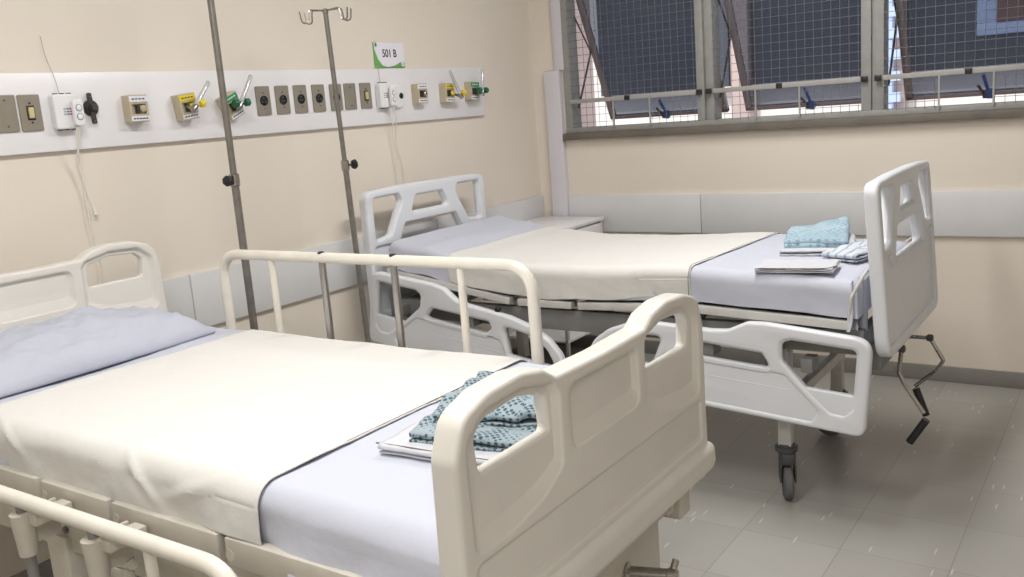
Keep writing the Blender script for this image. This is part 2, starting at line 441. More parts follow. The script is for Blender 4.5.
wf = struct('window_1', b, M['alu'])
# sashes: top hinged, pushed outwards
HZ, HY = 2.20, 0.055
ANG = math.atan2(0.47 - HY, HZ - 1.365); LEN = (HZ - 1.388) / cos(ANG)
for xa, xb, k in bays:
    xl, xr = xa + 0.006, xb - 0.006
    mtx = Matrix.Translation((0, HY, HZ)) @ Matrix.Rotation(ANG, 4, 'X')
    b = BM()
    box(b, xl, xl + 0.035, -0.015, 0.015, -LEN, 0, 0.002, mtx=mtx); box(b, xr - 0.035, xr, -0.015, 0.015, -LEN, 0, 0.002, mtx=mtx)
    box(b, xl, xr, -0.015, 0.015, -0.035, 0, 0.002, mtx=mtx); box(b, xl, xr, -0.015, 0.015, -LEN, -LEN + 0.02, 0.002, mtx=mtx)
    s = put('sash', b, M['sash'], wf)
    g = BM(); box(g, xl + 0.033, xr - 0.033, -0.003, 0.003, -LEN + 0.018, -0.033, mtx=mtx)
    put('pane', g, M['glass'], s)
    xc = (xa + xb) / 2
    h = BM()
    P = lambda x, y, z: mtx @ Vector((x, y, z))
    box(h, xc - 0.02, xc + 0.022, -0.045, -0.012, -LEN, -LEN + 0.03, 0.004, mtx=mtx)
    tube(h, [P(xc - 0.012, -0.03, -LEN + 0.015), P(xc - 0.035, -0.055, -LEN + 0.08)], 0.007, 8)
    put('window_handle', h, M['arm_dark'], s)
    h = BM(); tube(h, [P(xc + 0.012, -0.03, -LEN + 0.01), P(xc - 0.002, -0.03, -LEN + 0.07), P(xc - 0.012, -0.04, -LEN + 0.13)], 0.0085, 8)
    box(h, xc + 0.0, xc + 0.028, -0.05, -0.02, -LEN, -LEN + 0.045, 0.004, mtx=mtx)
    put('lever', h, M['blue'], s)
    a = BM()
    for X in (xa + 0.004, xb - 0.012):
        tube(a, [(X + 0.004, 0.05, 1.47), (X + 0.004, 0.235, 1.80)], 0.006, 6)
        tube(a, [(X + 0.004, 0.235, 1.80), (X + 0.004, 0.06, 2.0)], 0.005, 6)
    put('stay_arm', a, M['arm_dark'], wf)
# fixed wire guard, one per bay, on the room side
for xa, xb, k in bays:
    g = thing('window_guard', ((xa + xb) / 2, -0.03, 1.36),
              {1: 'galvanised wire mesh guard over the window bay nearest the white conduit',
               2: 'galvanised wire mesh guard over the middle window bay',
               3: 'galvanised wire mesh guard over the window bay behind the raised bed footboard',
               4: 'galvanised wire mesh guard over the last window bay'}[k], 'window guard', 'wire mesh guards on the window')
    b = BM()
    box(b, xa, xb, -0.034, -0.026, 1.498, 1.522, 0.001)
    ox = {1: 0.555, 2: 1.395, 3: 2.281, 4: 3.2}[k]
    put('cross_bar', b, M['alu_light'], g)
    b = BM(); box(b, ox - 0.004, ox + 0.004, -0.034, -0.026, 1.35, 1.498); put('upright_bar', b, M['alu_light'], g)
    b = BM(); box(b, ox + 0.226, ox + 0.234, -0.034, -0.026, 1.35, 1.498); put('upright_bar', b, M['alu_light'], g)
    for kx in ((xa + xb) / 2 - 0.02, xa - 0.022 if k > 1 else None, xb + 0.02 if k < 4 else None):
        if kx is None: continue
        kb = box(BM(), kx - 0.015, kx + 0.015, -0.046, -0.026, 1.496, 1.524, 0.004)
        put('clip', kb, M['black'], g)
    b = BM()
    zt = ZT - 0.02
    n = int((xb - xa) / 0.043)
    for i in range(n + 1):
        x = xa + 0.02 + i * (xb - xa - 0.03) / n
        lo = 1.352
        if ox + 0.004 < x < ox + 0.226: lo = 1.51
        tube(b, [(x, -0.030, lo), (x, -0.030, zt)], 0.0014, 5)
    z = 1.385
    while z < zt:
        if z < 1.498:
            tube(b, [(xa, -0.0275, z), (ox, -0.0275, z)], 0.0014, 5); tube(b, [(ox + 0.23, -0.0275, z), (xb, -0.0275, z)], 0.0014, 5)
        else:
            tube(b, [(xa, -0.0275, z), (xb, -0.0275, z)], 0.0014, 5)
        z += 0.043
    put('wire_mesh', b, M['wire'], g)

# ------------------------------------------------------------------ outside, seen past the panes
t = thing('building', (-1.5, 6.2, -1.0), 'pale pink building seen outside through the window gaps', 'building')
put('wall', box(BM(), -9, 8, 6.0, 6.4, -4.0, 7.0), M['outside_white'], t)
for x in (-7.6, -6.2, -4.8, -0.98, 0.72):
    put('pilaster', box(BM(), x, x + 0.22, 5.8, 6.0, -4.0, 7.0, 0.01), M['outside_pink'], t)
for x0_, x1_ in ((-4.4, -3.2), (-2.75, -1.02), (-0.70, 0.70), (0.99, 3.6)):
    w_ = put('window', box(BM(), x0_, x1_, 5.86, 6.0, 1.55, 6.0, 0.01), M['outside_shade'], t)  # dark panel added to darken the view through the panes above eye level
    put('frame', box(BM(), x0_ - 0.04, x1_ + 0.04, 5.84, 5.92, 1.50, 1.56, 0.01), M['outside_white'], w_)
    if x0_ > 0.9:
        put('frame', box(BM(), 1.62, 1.80, 5.82, 5.87, 1.98, 5.5, 0.01), M['outside_blue'], w_)
        put('frame', box(BM(), 1.62, 3.4, 5.82, 5.87, 1.86, 1.98, 0.01), M['outside_blue'], w_)
        put('shutter', box(BM(), 1.80, 3.4, 5.80, 5.87, 1.98, 5.5, 0.01), M['outside_red'], w_)
w_ = put('ladder', box(BM(), 0.78, 0.84, 5.7, 5.8, -2.0, 6.5, 0.01), M['outside_blue'], t)
for j in range(28): put('rung', box(BM(), 0.77, 0.92, 5.68, 5.74, -0.5 + j * 0.22, -0.40 + j * 0.22), M['outside_blue'], w_)
t = thing('side_wall', (-0.2, 1.4, 0.0), 'pinkish brown outer wall standing beside the first window gap', 'wall')
put('wall', box(BM(), -0.9, -0.55, 0.2, 1.75, -3.0, 3.5, 0.01), M['outside_pink'], t)

# ------------------------------------------------------------------ bedhead service panel and what is fixed to it
tag(put('wall_panel', box(BM(), 0.0, 0.022, -6.6, -0.549, 1.473, 1.737, 0.004), M['laminate']),
    'long white laminate service panel mounted on the cream wall above the beds', 'wall panel')
PX = 0.022

def rrect(cy, cz, w, h, r, n=5):
    return fillet([(cy - w / 2, cz - h / 2), (cy + w / 2, cz - h / 2), (cy + w / 2, cz + h / 2), (cy - w / 2, cz + h / 2)], r, True, n)

def face_plate(y, z, label, kind, group='electrical plates on the service panel', name=None):
    t = thing(name or ('switch_plate' if kind == 'switch' else 'socket_plate' if kind == 'socket' else 'blank_plate'), (PX, y, z - 0.06), label,
              {'switch': 'light switch', 'socket': 'wall socket', 'blank': 'cover plate'}[kind], group)
    put('plate', plate([(p.x, p.y) for p in rrect3(0, 0, 0.074, 0.120, 0.006)], [], 0.007, 0.0015, YZ(PX + 0.0035, y, z)), M['plate'], t)
    for dz in ((-0.042, 0.042) if kind == 'blank' else (-0.032, 0.032)):
        s = BM(); cyl(s, (PX + 0.006, y, z + dz), (PX + 0.0085, y, z + dz), 0.0035, n=10); put('screw', s, M['chrome'] if kind != 'switch' else M['ink'], t)
    if kind == 'socket':
        s = BM(); lathe(s, (PX + 0.006, y, z), (1, 0, 0), [(0, 0.0205), (0.004, 0.0205), (0.0045, 0.019), (0.003, 0.017), (0.001, 0.0165)], 28)
        o = put('socket', s, M['black'], t)
        s = BM()
        for a in (90, 210, 330): cyl(s, (PX + 0.006, y + 0.009 * cos(R(a)), z + 0.009 * sin(R(a))), (PX + 0.0085, y + 0.009 * cos(R(a)), z + 0.009 * sin(R(a))), 0.0028, n=8)
        put('contact', s, M['grey_steel'], o)
    if kind == 'switch':
        s = BM(); box(s, PX + 0.006, PX + 0.009, y - 0.0135, y + 0.0135, z - 0.024, z + 0.024, 0.001); o = put('switch_frame', s, M['ink'], t)
        s = BM(); box(s, PX + 0.006, PX + 0.015, y - 0.009, y + 0.009, z - 0.018, z + 0.018, 0.003); put('rocker', s, M['rocker'], t)
    return t

def rrect3(cy, cz, w, h, r):
    return fillet([Vector((cy - w / 2, cz - h / 2, 0)), Vector((cy + w / 2, cz - h / 2, 0)), Vector((cy + w / 2, cz + h / 2, 0)), Vector((cy - w / 2, cz + h / 2, 0))], r, True, 5)

face_plate(-3.220, 1.607, 'blank taupe cover plate at the far end of the panel from the window', 'blank')
face_plate(-3.138, 1.606, 'taupe plate with a yellowed switch beside the call box near the first bed', 'switch')
SL = ['taupe plate with black round socket, first of the row after the green valve',
      'taupe plate with black round socket, second in the row from the green valve',
      'taupe plate with black round socket, third in the row from the green valve',
      'taupe plate with black round socket just before the hooked drip pole',
      'taupe plate with black round socket half hidden behind the hooked drip pole']
for y, l in zip((-2.139, -2.033, -1.929, -1.820, -1.711), SL): face_plate(y, 1.610, l, 'socket')
face_plate(-1.618, 1.611, 'blank taupe cover plate between the hooked drip pole and a switch', 'blank')
face_plate(-1.513, 1.611, 'taupe plate with a yellowed switch below the 501 B sign', 'switch')

# gas outlets: beige block with labels and a recessed key
def gas_outlet(y, z, lab, top, rot, label, key):
    t = thing('gas_outlet', (PX, y, z - 0.05), label, 'gas outlet', 'medical gas outlets on the service panel')
    R_ = lambda x: YZ(x, y, z, rot)
    D = 0.044
    w, h = 0.076, 0.098
    b = plate([(p.x, p.y) for p in rrect3(0, 0, w, h, 0.003)], [[(p.x, p.y) for p in rrect3(0.002, -0.002, 0.056, 0.036, 0.004)]], D, 0.0015, R_(PX + D / 2))
    merge(b, plate([(p.x, p.y) for p in rrect3(0, 0, w - 0.006, h - 0.006, 0.003)], [], 0.03, 0.001, R_(PX + 0.016)))
    put('body', b, M['box_beige'], t)
    o = put('label_plate', plate([(p.x, p.y) for p in rrect3(0.0, 0.034, 0.072, 0.021, 0.001)], [], 0.003, 0.0005, R_(PX + D + 0.0012)), top, t)
    lb = BM()
    for k in range(4): merge(lb, plate([(p.x, p.y) for p in rrect3(-0.022 + k * 0.014, 0.034, 0.010, 0.005, 0.0005)], [], 0.0006, 0.0, R_(PX + D + 0.003)))
    put('lettering', lb, M['ink_green'] if top != M['green_label'] else M['sign_white'], o)
    o = put('label_plate', plate([(p.x, p.y) for p in rrect3(0.0, -0.036, 0.072, 0.017, 0.001)], [], 0.003, 0.0005, R_(PX + D + 0.0012)), M['sign_white'], t)
    lb = BM()
    for k in range(5): merge(lb, plate([(p.x, p.y) for p in rrect3(-0.025 + k * 0.0125, -0.036, 0.010, 0.005, 0.0005)], [], 0.0006, 0.0, R_(PX + D + 0.003)))
    put('lettering', lb, M['ink_green'], o)
    k_ = plate([(p.x, p.y) for p in rrect3(-0.004, -0.002, 0.010, 0.030, 0.003)], [], 0.03, 0.001, R_(PX + D - 0.010)); put('slot', k_, M['arm_dark'], t)
    k_ = BM(); q = R_(PX + D - 0.02)
    lathe(k_, q @ Vector((0.016, -0.001, 0)), (1, 0, 0), [(0, 0.013), (0.024, 0.013), (0.027, 0.011), (0.03, 0.006)], 20)
    put('plug', k_, key, t)
    return t

gas_outlet(-2.757, 1.602, None, M['sign_white'], 0.0, 'beige gas outlet with white label and beige plug beside the black connector', M['box_beige'])
gas_outlet(-2.542, 1.600, None, M['yellow'], R(7), 'beige gas outlet with yellow label near the first bed', M['yellow'])
gas_outlet(-2.328, 1.594, None, M['green_label'], R(24), 'tilted beige gas outlet with green label behind the plain drip pole', M['green'])
gas_outlet(-1.136, 1.608, None, M['sign_white'], 0.0, 'beige gas outlet with white label beside the round white holder', M['chrome'])
gas_outlet(-0.912, 1.604, None, M['yellow'], R(-2), 'beige gas outlet with yellow label near the window corner', M['yellow'])
gas_outlet(-0.690, 1.608, None, M['green_label'], R(-3), 'beige gas outlet with green label at the window end of the panel', M['green'])

def flowmeter(base, top, kn, kmat, label, knobs):
    base = Vector(base); top = Vector(top); ax = (top - base).normalized()
    t = thing('flowmeter', base, label, 'flowmeter', 'flowmeters plugged in the gas outlets')
    b = BM(); tube(b, [base + ax * 0.02, top - ax * 0.006, top], [0.0095, 0.0085, 0.005], 14); put('tube', b, M['acrylic'], t)
    b = BM(); lathe(b, base - ax * 0.012, ax, [(0, 0.006), (0.004, 0.011), (0.028, 0.012), (0.034, 0.009)], 16)
    tube(b, [base, (0.066, base.y - 0.004, base.z + 0.012)], 0.007, 10)
    put('body', b, M['chrome'], t)
    b = BM(); d = Vector(kn).normalized()
    st = base + ax * 0.018
    cyl(b, st, st + d * 0.022, 0.006, n=10)
    lathe(b, st + d * 0.018, d, [(0, 0.012), (0.004, 0.016), (0.018, 0.016), (0.022, 0.013)], 18)
    put('knob', b, kmat, t)
    if knobs > 1:
        b = BM(); lathe(b, st - d * 0.034, d, [(0, 0.014), (0.004, 0.018), (0.018, 0.018), (0.022, 0.012)], 18); put('coupling', b, kmat, t)
    return t
flowmeter((0.10, -2.548, 1.588), (0.10, -2.462, 1.690), (0.1, 1, 0.25), M['yellow'], 'clear flowmeter tube with yellow knob leaning on the yellow labelled outlet near the first bed', 1)
flowmeter((0.10, -2.330, 1.588), (0.10, -2.250, 1.712), (0.1, 1, 0.05), M['green'], 'clear flowmeter tube with green knob just beside the plain drip pole', 2)
flowmeter((0.10, -0.865, 1.582), (0.10, -0.945, 1.716), (0.1, 1, 0.12), M['yellow'], 'grey flowmeter leaning away from its yellow knob near the window corner', 1)
flowmeter((0.10, -0.672, 1.590), (0.10, -0.655, 1.722), (0.1, 1, 0.0), M['green'], 'upright flowmeter with dark green knob at the window end of the panel', 2)

def call_box(y, z, label, w):
    t = thing('call_box', (PX, y, z - 0.06), label, 'nurse call box', 'nurse call boxes')
    put('body', plate([(p.x, p.y) for p in rrect3(0, 0, w, 0.118, 0.014)], [], 0.034, 0.006, YZ(PX + 0.017, y, z), 4), M['white_dev'], t)
    for i, (dy, m_) in enumerate(((-0.011, M['ink_grey']), (0.0, M['logo_blue']), (0.010, M['red']))):
        b = BM()
        for k in range(3): box(b, PX + 0.034, PX + 0.0346, y + dy - 0.004, y + dy + 0.004, z - 0.012 + k * 0.009, z - 0.007 + k * 0.009)
        put('logo', b, m_, t)
    for dz in (-0.0585, 0.0585):
        for k, dy in enumerate((-w * 0.3, -w * 0.05, w * 0.22)):
            b = BM(); box(b, PX + 0.008, PX + 0.026, y + dy - 0.005, y + dy + 0.006, z + dz - 0.004, z + dz + 0.004, 0.001)
            put('terminal', b, M['ink'], t)
    return t
def handset(y, z, x, label, cords):
    t = thing('call_handset', (x, y, z - 0.04), label, 'call handset', 'nurse call handsets')
    put('body', plate([(p.x, p.y) for p in rrect3(0, 0, 0.037, 0.088, 0.012)], [], 0.018, 0.004, YZ(x, y, z), 3), M['white_dev'], t)
    for dz in (0.016, -0.014):
        b = BM(); lathe(b, (x + 0.008, y, z + dz), (1, 0, 0), [(0, 0.0125), (0.002, 0.0125), (0.003, 0.011)], 20); o = put('button', b, M['ink_grey'], t)
        b = BM(); lathe(b, (x + 0.0105, y, z + dz), (1, 0, 0), [(0, 0.009), (0.0012, 0.009), (0.002, 0.007)], 16); put('button_cap', b, M['white_dev'], o)
    for c in cords:
        b = BM(); P = smooth_pts(c, 8); tube(b, P, 0.0027, 8); put('cord', b, M['cord'], t)
    return t
call_box(-3.024, 1.604, 'white nurse call box beside the yellowed switch above the first bed', 0.092)
handset(-2.998, 1.598, 0.072, 'white call handset hanging on the call box near the first bed',
        [[(0.07, -3.003, 1.556), (0.06, -3.005, 1.50), (0.035, -3.005, 1.44), (0.02, -2.985, 1.33), (0.02, -2.966, 1.27)],
         [(0.066, -3.008, 1.556), (0.05, -3.005, 1.48), (0.02, -2.992, 1.38), (0.014, -2.985, 1.20), (0.014, -2.972, 1.06), (0.014, -2.975, 0.97)]])
b = BM(); lathe(b, (0.02, -2.966, 1.275), (0, 0.1, -1), [(0, 0.003), (0.01, 0.006), (0.035, 0.007), (0.04, 0.003)], 12)
tag(put('cord_pull', b, M['cord']), 'small white pull at the end of the handset cord near the first bed', 'cord pull')
b = BM(); tube(b, smooth_pts([(0.03, -3.03, 1.665), (0.026, -3.035, 1.72), (0.008, -3.043, 1.79), (0.004, -3.048, 1.86)], 6), 0.0012, 6)
tag(put('antenna_wire', b, M['thin_wire']), 'thin wire rising up the wall from the call box near the first bed', 'wire')
call_box(-1.402, 1.608, 'white nurse call box directly below the 501 B sign', 0.082)
handset(-1.372, 1.600, 0.070, 'white call handset hanging on the call box below the room sign',
        [[(0.07, -1.375, 1.556), (0.05, -1.365, 1.48), (0.02, -1.345, 1.36), (0.012, -1.335, 1.22), (0.012, -1.325, 1.05), (0.012, -1.33, 0.97)],
         [(0.066, -1.366, 1.556), (0.05, -1.345, 1.48), (0.016, -1.318, 1.36), (0.012, -1.285, 1.27), (0.012, -1.28, 1.18), (0.012, -1.30, 0.97)]])
b = BM(); tube(b, [(0.006, -1.408, 1.75), (0.026, -1.408, 1.735), (0.028, -1.405, 1.667)], 0.0012, 6)
tag(put('thin_cable', b, M['thin_wire']), 'thin cable running down from the room sign to its call box', 'wire')
# round white holder beside the second call box
t = thing('round_holder', (PX, -1.298, 1.54), 'round white wall holder with a black centre beside the second call box', 'wall holder')
b = BM(); lathe(b, (PX, -1.298, 1.600), (1, 0, 0), [(0, 0.056), (0.016, 0.056), (0.022, 0.051), (0.024, 0.042)], 36); put('disc', b, M['white_dev'], t)
b = BM(); lathe(b, (PX + 0.022, -1.282, 1.602), (1, 0, 0), [(0, 0.013), (0.004, 0.015), (0.005, 0.012)], 20); put('hub', b, M['black'], t)
# black round connector
t = thing('black_connector', (PX, -2.925, 1.56), 'black round rotary connector with a vertical bar beside the call handset', 'connector')
b = BM(); lathe(b, (PX, -2.921, 1.613), (1, 0, 0), [(0, 0.028), (0.008, 0.028), (0.014, 0.024), (0.017, 0.016)], 30); put('disc', b, M['black'], t)
put('bar', plate([(p.x, p.y) for p in rrect3(0, 0, 0.016, 0.108, 0.006)], [], 0.010, 0.002, YZ(PX + 0.014, -2.923, 1.611, R(4))), M['arm_dark'], t)
b = BM(); lathe(b, (PX + 0.022, -2.920, 1.613), (1, 0, 0), [(0, 0.013), (0.012, 0.011)], 16); put('stud', b, M['arm_dark'], t)
for dz in (-0.042, 0.042):
    b = BM(); cyl(b, (PX + 0.018, -2.923 - dz * 0.07, 1.609 + dz), (PX + 0.0205, -2.923 - dz * 0.07, 1.609 + dz), 0.0032, n=10); put('screw', b, M['chrome'], t)

# room sign
t = thing('room_sign', (0.004, -1.293, 1.748), 'white and green wall card reading 501 B above the service panel', 'sign')
put('card', box(BM(), 0.0, 0.005, -1.403, -1.184, 1.741, 1.862, 0.0008), M['leaf_green'], t)
wp = [(-1.388, 1.862), (-1.185, 1.862), (-1.185, 1.766), (-1.215, 1.768), (-1.26, 1.752), (-1.31, 1.744), (-1.35, 1.752), (-1.38, 1.785), (-1.401, 1.835)]
put('white_field', plate([(p.x, p.y) for p in fillet([Vector((a, c, 0)) for a, c in wp], [0.0, 0.0, 0.01, 0.02, 0.03, 0.03, 0.03, 0.03, 0.02], True)], [], 0.002, 0.0, YZ(0.0055)), M['sign_white'], t)
put('lettering', text_mesh('501 B', 0.052, YZ(0.0068, -1.294, 1.808), 0.86), M['ink'], t)
for (cy, cz) in ((-1.390, 1.851), (-1.200, 1.757)):
    b = BM(); lathe(b, (0.0055, cy, cz), (1, 0, 0), [(0, 0.011), (0.001, 0.011)], 14); put('badge', b, M['sign_white'], t)
    b = BM(); tube(b, [(0.007, cy - 0.006, cz + 0.003), (0.007, cy, cz - 0.003), (0.007, cy + 0.006, cz + 0.004)], 0.0012, 6); put('emblem', b, M['leaf_green'], t)

# ------------------------------------------------------------------ drip poles
def drip_pole(x, y, zt, hooks, rlo, rhi, label):
    t = thing('drip_pole', (x, y, 0), label, 'drip stand', 'metal drip poles standing between the beds')
    b = BM(); cyl(b, (x, y, 0.14), (x, y, 1.34), rlo, n=20); put('lower_tube', b, M['steel'], t)
    b = BM(); cyl(b, (x, y, 1.30), (x, y, zt), rhi, n=18); put('upper_tube', b, M['steel'], t)
    b = BM(); lathe(b, (x, y, 1.296), (0, 0, 1), [(0, rlo + 0.003), (0.002, rlo + 0.0045), (0.042, rlo + 0.0045), (0.045, rlo + 0.002)], 20)
    c = put('clamp', b, M['chrome'], t)
    s = 1 if hooks else -1
    t.rotation_euler.x = 0.027 if hooks else 0.0
    b = BM(); d = Vector((0.35, s, 0)).normalized()
    p0 = Vector((x, y, 1.319))
    cyl(b, p0 + d * rlo, p0 + d * (rlo + 0.022), 0.005, n=8)
    lathe(b, p0 + d * (rlo + 0.018), d, [(0, 0.011), (0.003, 0.019), (0.012, 0.021), (0.02, 0.019), (0.024, 0.012)], 7)
    put('knob', b, M['black'], c)
    if hooks:
        for k, a in enumerate((12, 52, 190, 232)):
            d = Vector((cos(R(a)), sin(R(a)), 0))
            P = lambda r, z: Vector((x, y, zt)) + d * r + Vector((0, 0, z))
            pts = fillet([P(0.0, 0), P(0.066, 0.006), P(0.072, -0.044), P(0.098, -0.044), P(0.104, 0.002)], [0, 0.012, 0.016, 0.016, 0], False, 5)
            b = BM(); tube(b, pts, 0.0032, 8); put('hook', b, M['chrome'], t)
        b = BM(); lathe(b, (x, y, zt - 0.01), (0, 0, 1), [(0, rhi + 0.002), (0.014, rhi + 0.002), (0.018, 0.006)], 16); put('cap', b, M['chrome'], t)
    b = BM(); lathe(b, (x, y, 0.10), (0, 0, 1), [(0, 0.026), (0.05, 0.026), (0.06, 0.018), (0.09, 0.016)], 20); put('hub', b, M['grey_steel'], t)
    for k in range(5):
        a = 2 * pi * k / 5 + 0.3; d = Vector((cos(a), sin(a), 0))
        b = BM(); tube(b, [Vector((x, y, 0.125)) + d * 0.02, Vector((x, y, 0.075)) + d * 0.255], 0.011, 8); lg = put('leg', b, M['steel'], t)
        b = BM(); cyl(b, Vector((x, y, 0.027)) + d * 0.26 + Vector((-d.y, d.x, 0)) * -0.01, Vector((x, y, 0.027)) + d * 0.26 + Vector((-d.y, d.x, 0)) * 0.01, 0.027, n=16)
        cyl(b, Vector((x, y, 0.03)) + d * 0.255, Vector((x, y, 0.08)) + d * 0.25, 0.007, n=8)
        put('caster', b, M['caster'], lg)
drip_pole(0.33, -2.587, 2.12, False, 0.0145, 0.0125, 'plain metal drip pole rising out of the picture beside the first bed')
drip_pole(0.33, -1.973, 1.945, True, 0.0125, 0.0100, 'metal drip pole with hooks at its top standing before the raised bed headboard')

# ------------------------------------------------------------------ bed parts
def V2(pts, rad): return [(p.x, p.y) for p in fillet([Vector((a, c, 0)) for a, c in pts], rad, True, 7)]
def scl(P, k):
    cx_ = (min(p[0] for p in P) + max(p[0] for p in P)) / 2; cy_ = (min(p[1] for p in P) + max(p[1] for p in P)) / 2
    w_ = (max(p[0] for p in P) - min(p[0] for p in P)); h_ = (max(p[1] for p in P) - min(p[1] for p in P))
    return [(cx_ + (p[0] - cx_) * (1 + 2 * k / w_), cy_ + (p[1] - cy_) * (1 + 2 * k / h_)) for p in P]
def mir(pts): return [(-a, c) for a, c in pts][::-1]

def slope_ring(P, d_low, d_side, t_hi, t_lo, mtx):
    xs = [p[0] for p in P]; ys = [p[1] for p in P]; cx_ = (min(xs) + max(xs)) / 2; w_ = max(xs) - min(xs); y0, y1 = min(ys), max(ys)
    b = BM(); n = len(P)
    for sg in (1, -1):
        A = []; B = []
        for x, y in P:
            k = max(0, 1 - (y - y0) / (y1 - y0) * 2.2)
            qx = cx_ + (x - cx_) * (1 - 2 * d_side / w_); qy = y + d_low * k - 0.004 * max(0, (y - y0) / (y1 - y0) * 2 - 1)
            A.append(b.verts.new((x, y, sg * t_hi))); B.append(b.verts.new((qx, qy, sg * t_lo)))
        for i in range(n): b.faces.new((A[i], A[(i + 1) % n], B[(i + 1) % n], B[i]))
    b.transform(mtx)
    return b

def board_ivory(x, yc, dz, s, parent):
    """moulded end board with two lobes and handles; s=+1: outer side faces +x"""
    half = [(0, 0.652), (0.40, 0.652), (0.463, 0.675), (0.458, 0.80), (0.455, 1.0), (0.43, 1.062), (0.36, 1.084), (0.27, 1.088), (0.205, 1.076), (0.168, 1.054), (0, 1.050)]
    rad = [0, 0.05, 0.03, 0.3, 0.05, 0.05, 0.1, 0.1, 0.03, 0.02, 0]
    pts = half + mir(half[1:-1])
    rr = rad + rad[1:-1][::-1]
    out = V2([(a, c + dz) for a, c in pts], rr)
    hole = [(0.182, 0.958), (0.385, 0.958), (0.392, 1.02), (0.365, 1.040), (0.27, 1.046), (0.19, 1.028)]
    hr = [0.012, 0.015, 0.02, 0.02, 0.04, 0.015]
    rec = [(0.148, 1.022), (0.148, 0.895), (0.234, 0.862), (0.337, 0.845), (0.420, 0.846), (0.424, 1.02), (0.375, 1.056), (0.27, 1.062), (0.18, 1.042)]
    rr2 = [0.02, 0.02, 0.15, 0.15, 0.02, 0.04, 0.05, 0.05, 0.02]
    rec = [(0.166 if a == 0.148 else a, c) for a, c in rec]
    ctr = [(-0.128, 1.022), (-0.128, 0.912), (0.128, 0.912), (0.128, 1.022)]
    low = [(-0.422, 0.735), (0.422, 0.735), (0.422, 0.822), (-0.422, 0.822)]
    Dz = lambda P: [(a, c + dz) for a, c in P]
    H = [V2(Dz(hole), hr), V2(Dz(mir(hole)), hr[::-1])]
    rim = [V2(Dz(rec), rr2), V2(Dz(mir(rec)), rr2[::-1]), V2(Dz(ctr), 0.025), V2(Dz(low), 0.012)]
    b = plate(scl(out, -0.003), H, 0.028, 0.006, YZ(x, yc))
    merge(b, plate(out, rim, 0.052, 0.0095, YZ(x, yc), 4))
    for k_, P_ in enumerate(rim):
        merge(b, slope_ring(scl(P_, 0.004), 0.034 if k_ < 3 else 0.018, 0.014, 0.0235, 0.0138 if k_ < 3 else 0.0205, YZ(x, yc)))
    merge(b, plate(V2(Dz([(-0.43, 0.727), (0.43, 0.727), (0.43, 0.829), (-0.43, 0.829)]), 0.004), [], 0.0430, 0.001, YZ(x, yc)))
    lip = [(-0.455, 0.648 + dz), (0.455, 0.648 + dz), (0.476, 0.668 + dz), (0.470, 0.716 + dz), (-0.470, 0.716 + dz), (-0.476, 0.668 + dz)]
    merge(b, plate(V2(lip, 0.02), [], 0.084, 0.020, YZ(x, yc), 3))
    return put('footboard' if s > 0 else 'headboard', b, M['ivory'], parent, ang=50)

def board_white(x, yc, name, parent, lean, low_open):
    z0, z1 = 0.575, 1.182
    out = V2([(-0.462, z0), (0.462, z0), (0.462, z1 - 0.008), (0.2, z1), (-0.2, z1), (-0.462, z1 - 0.008)], [0.085, 0.085, 0.055, 0.3, 0.3, 0.055])
    side = [(0.408, 0.945), (0.408, 1.138), (0.232, 1.140), (0.212, 1.108), (0.305, 0.960)]
    sr = [0.02, 0.025, 0.02, 0.03, 0.03]
    c1 = [(-0.145, 1.048), (0.145, 1.048), (0.102, 1.120), (-0.102, 1.120)]
    c2 = [(-0.262, 0.885), (0.262, 0.885), (0.195, 0.995), (-0.195, 0.995)]
    H = [V2(side, sr), V2(mir(side), sr[::-1]), V2(c1, 0.018), V2(c2, 0.02)]
    rimr = [(-0.425, 0.612), (0.425, 0.612), (0.425, 0.915), (0.315, 0.915), (0.29, 0.865), (-0.29, 0.865), (-0.315, 0.915), (-0.425, 0.915)]
    mtx = YZ(x, yc) @ Matrix.Diagonal((0.950 if lean else 1.0, 1, 1, 1)) @ Matrix.Translation((0, z0, 0)) @ Matrix.Rotation(lean, 4, 'X') @ Matrix.Translation((0, -z0, 0))
    b = plate(scl(out, -0.003), H, 0.024, 0.007, mtx)
    merge(b, plate(out, [scl(h_, 0.004) for h_ in H] + [V2(rimr, [0.05, 0.05, 0.02, 0.02, 0.02, 0.02, 0.02, 0.02])], 0.048, 0.012, mtx, 4))
    return put(name, b, M['white_plastic'], parent, ang=50)

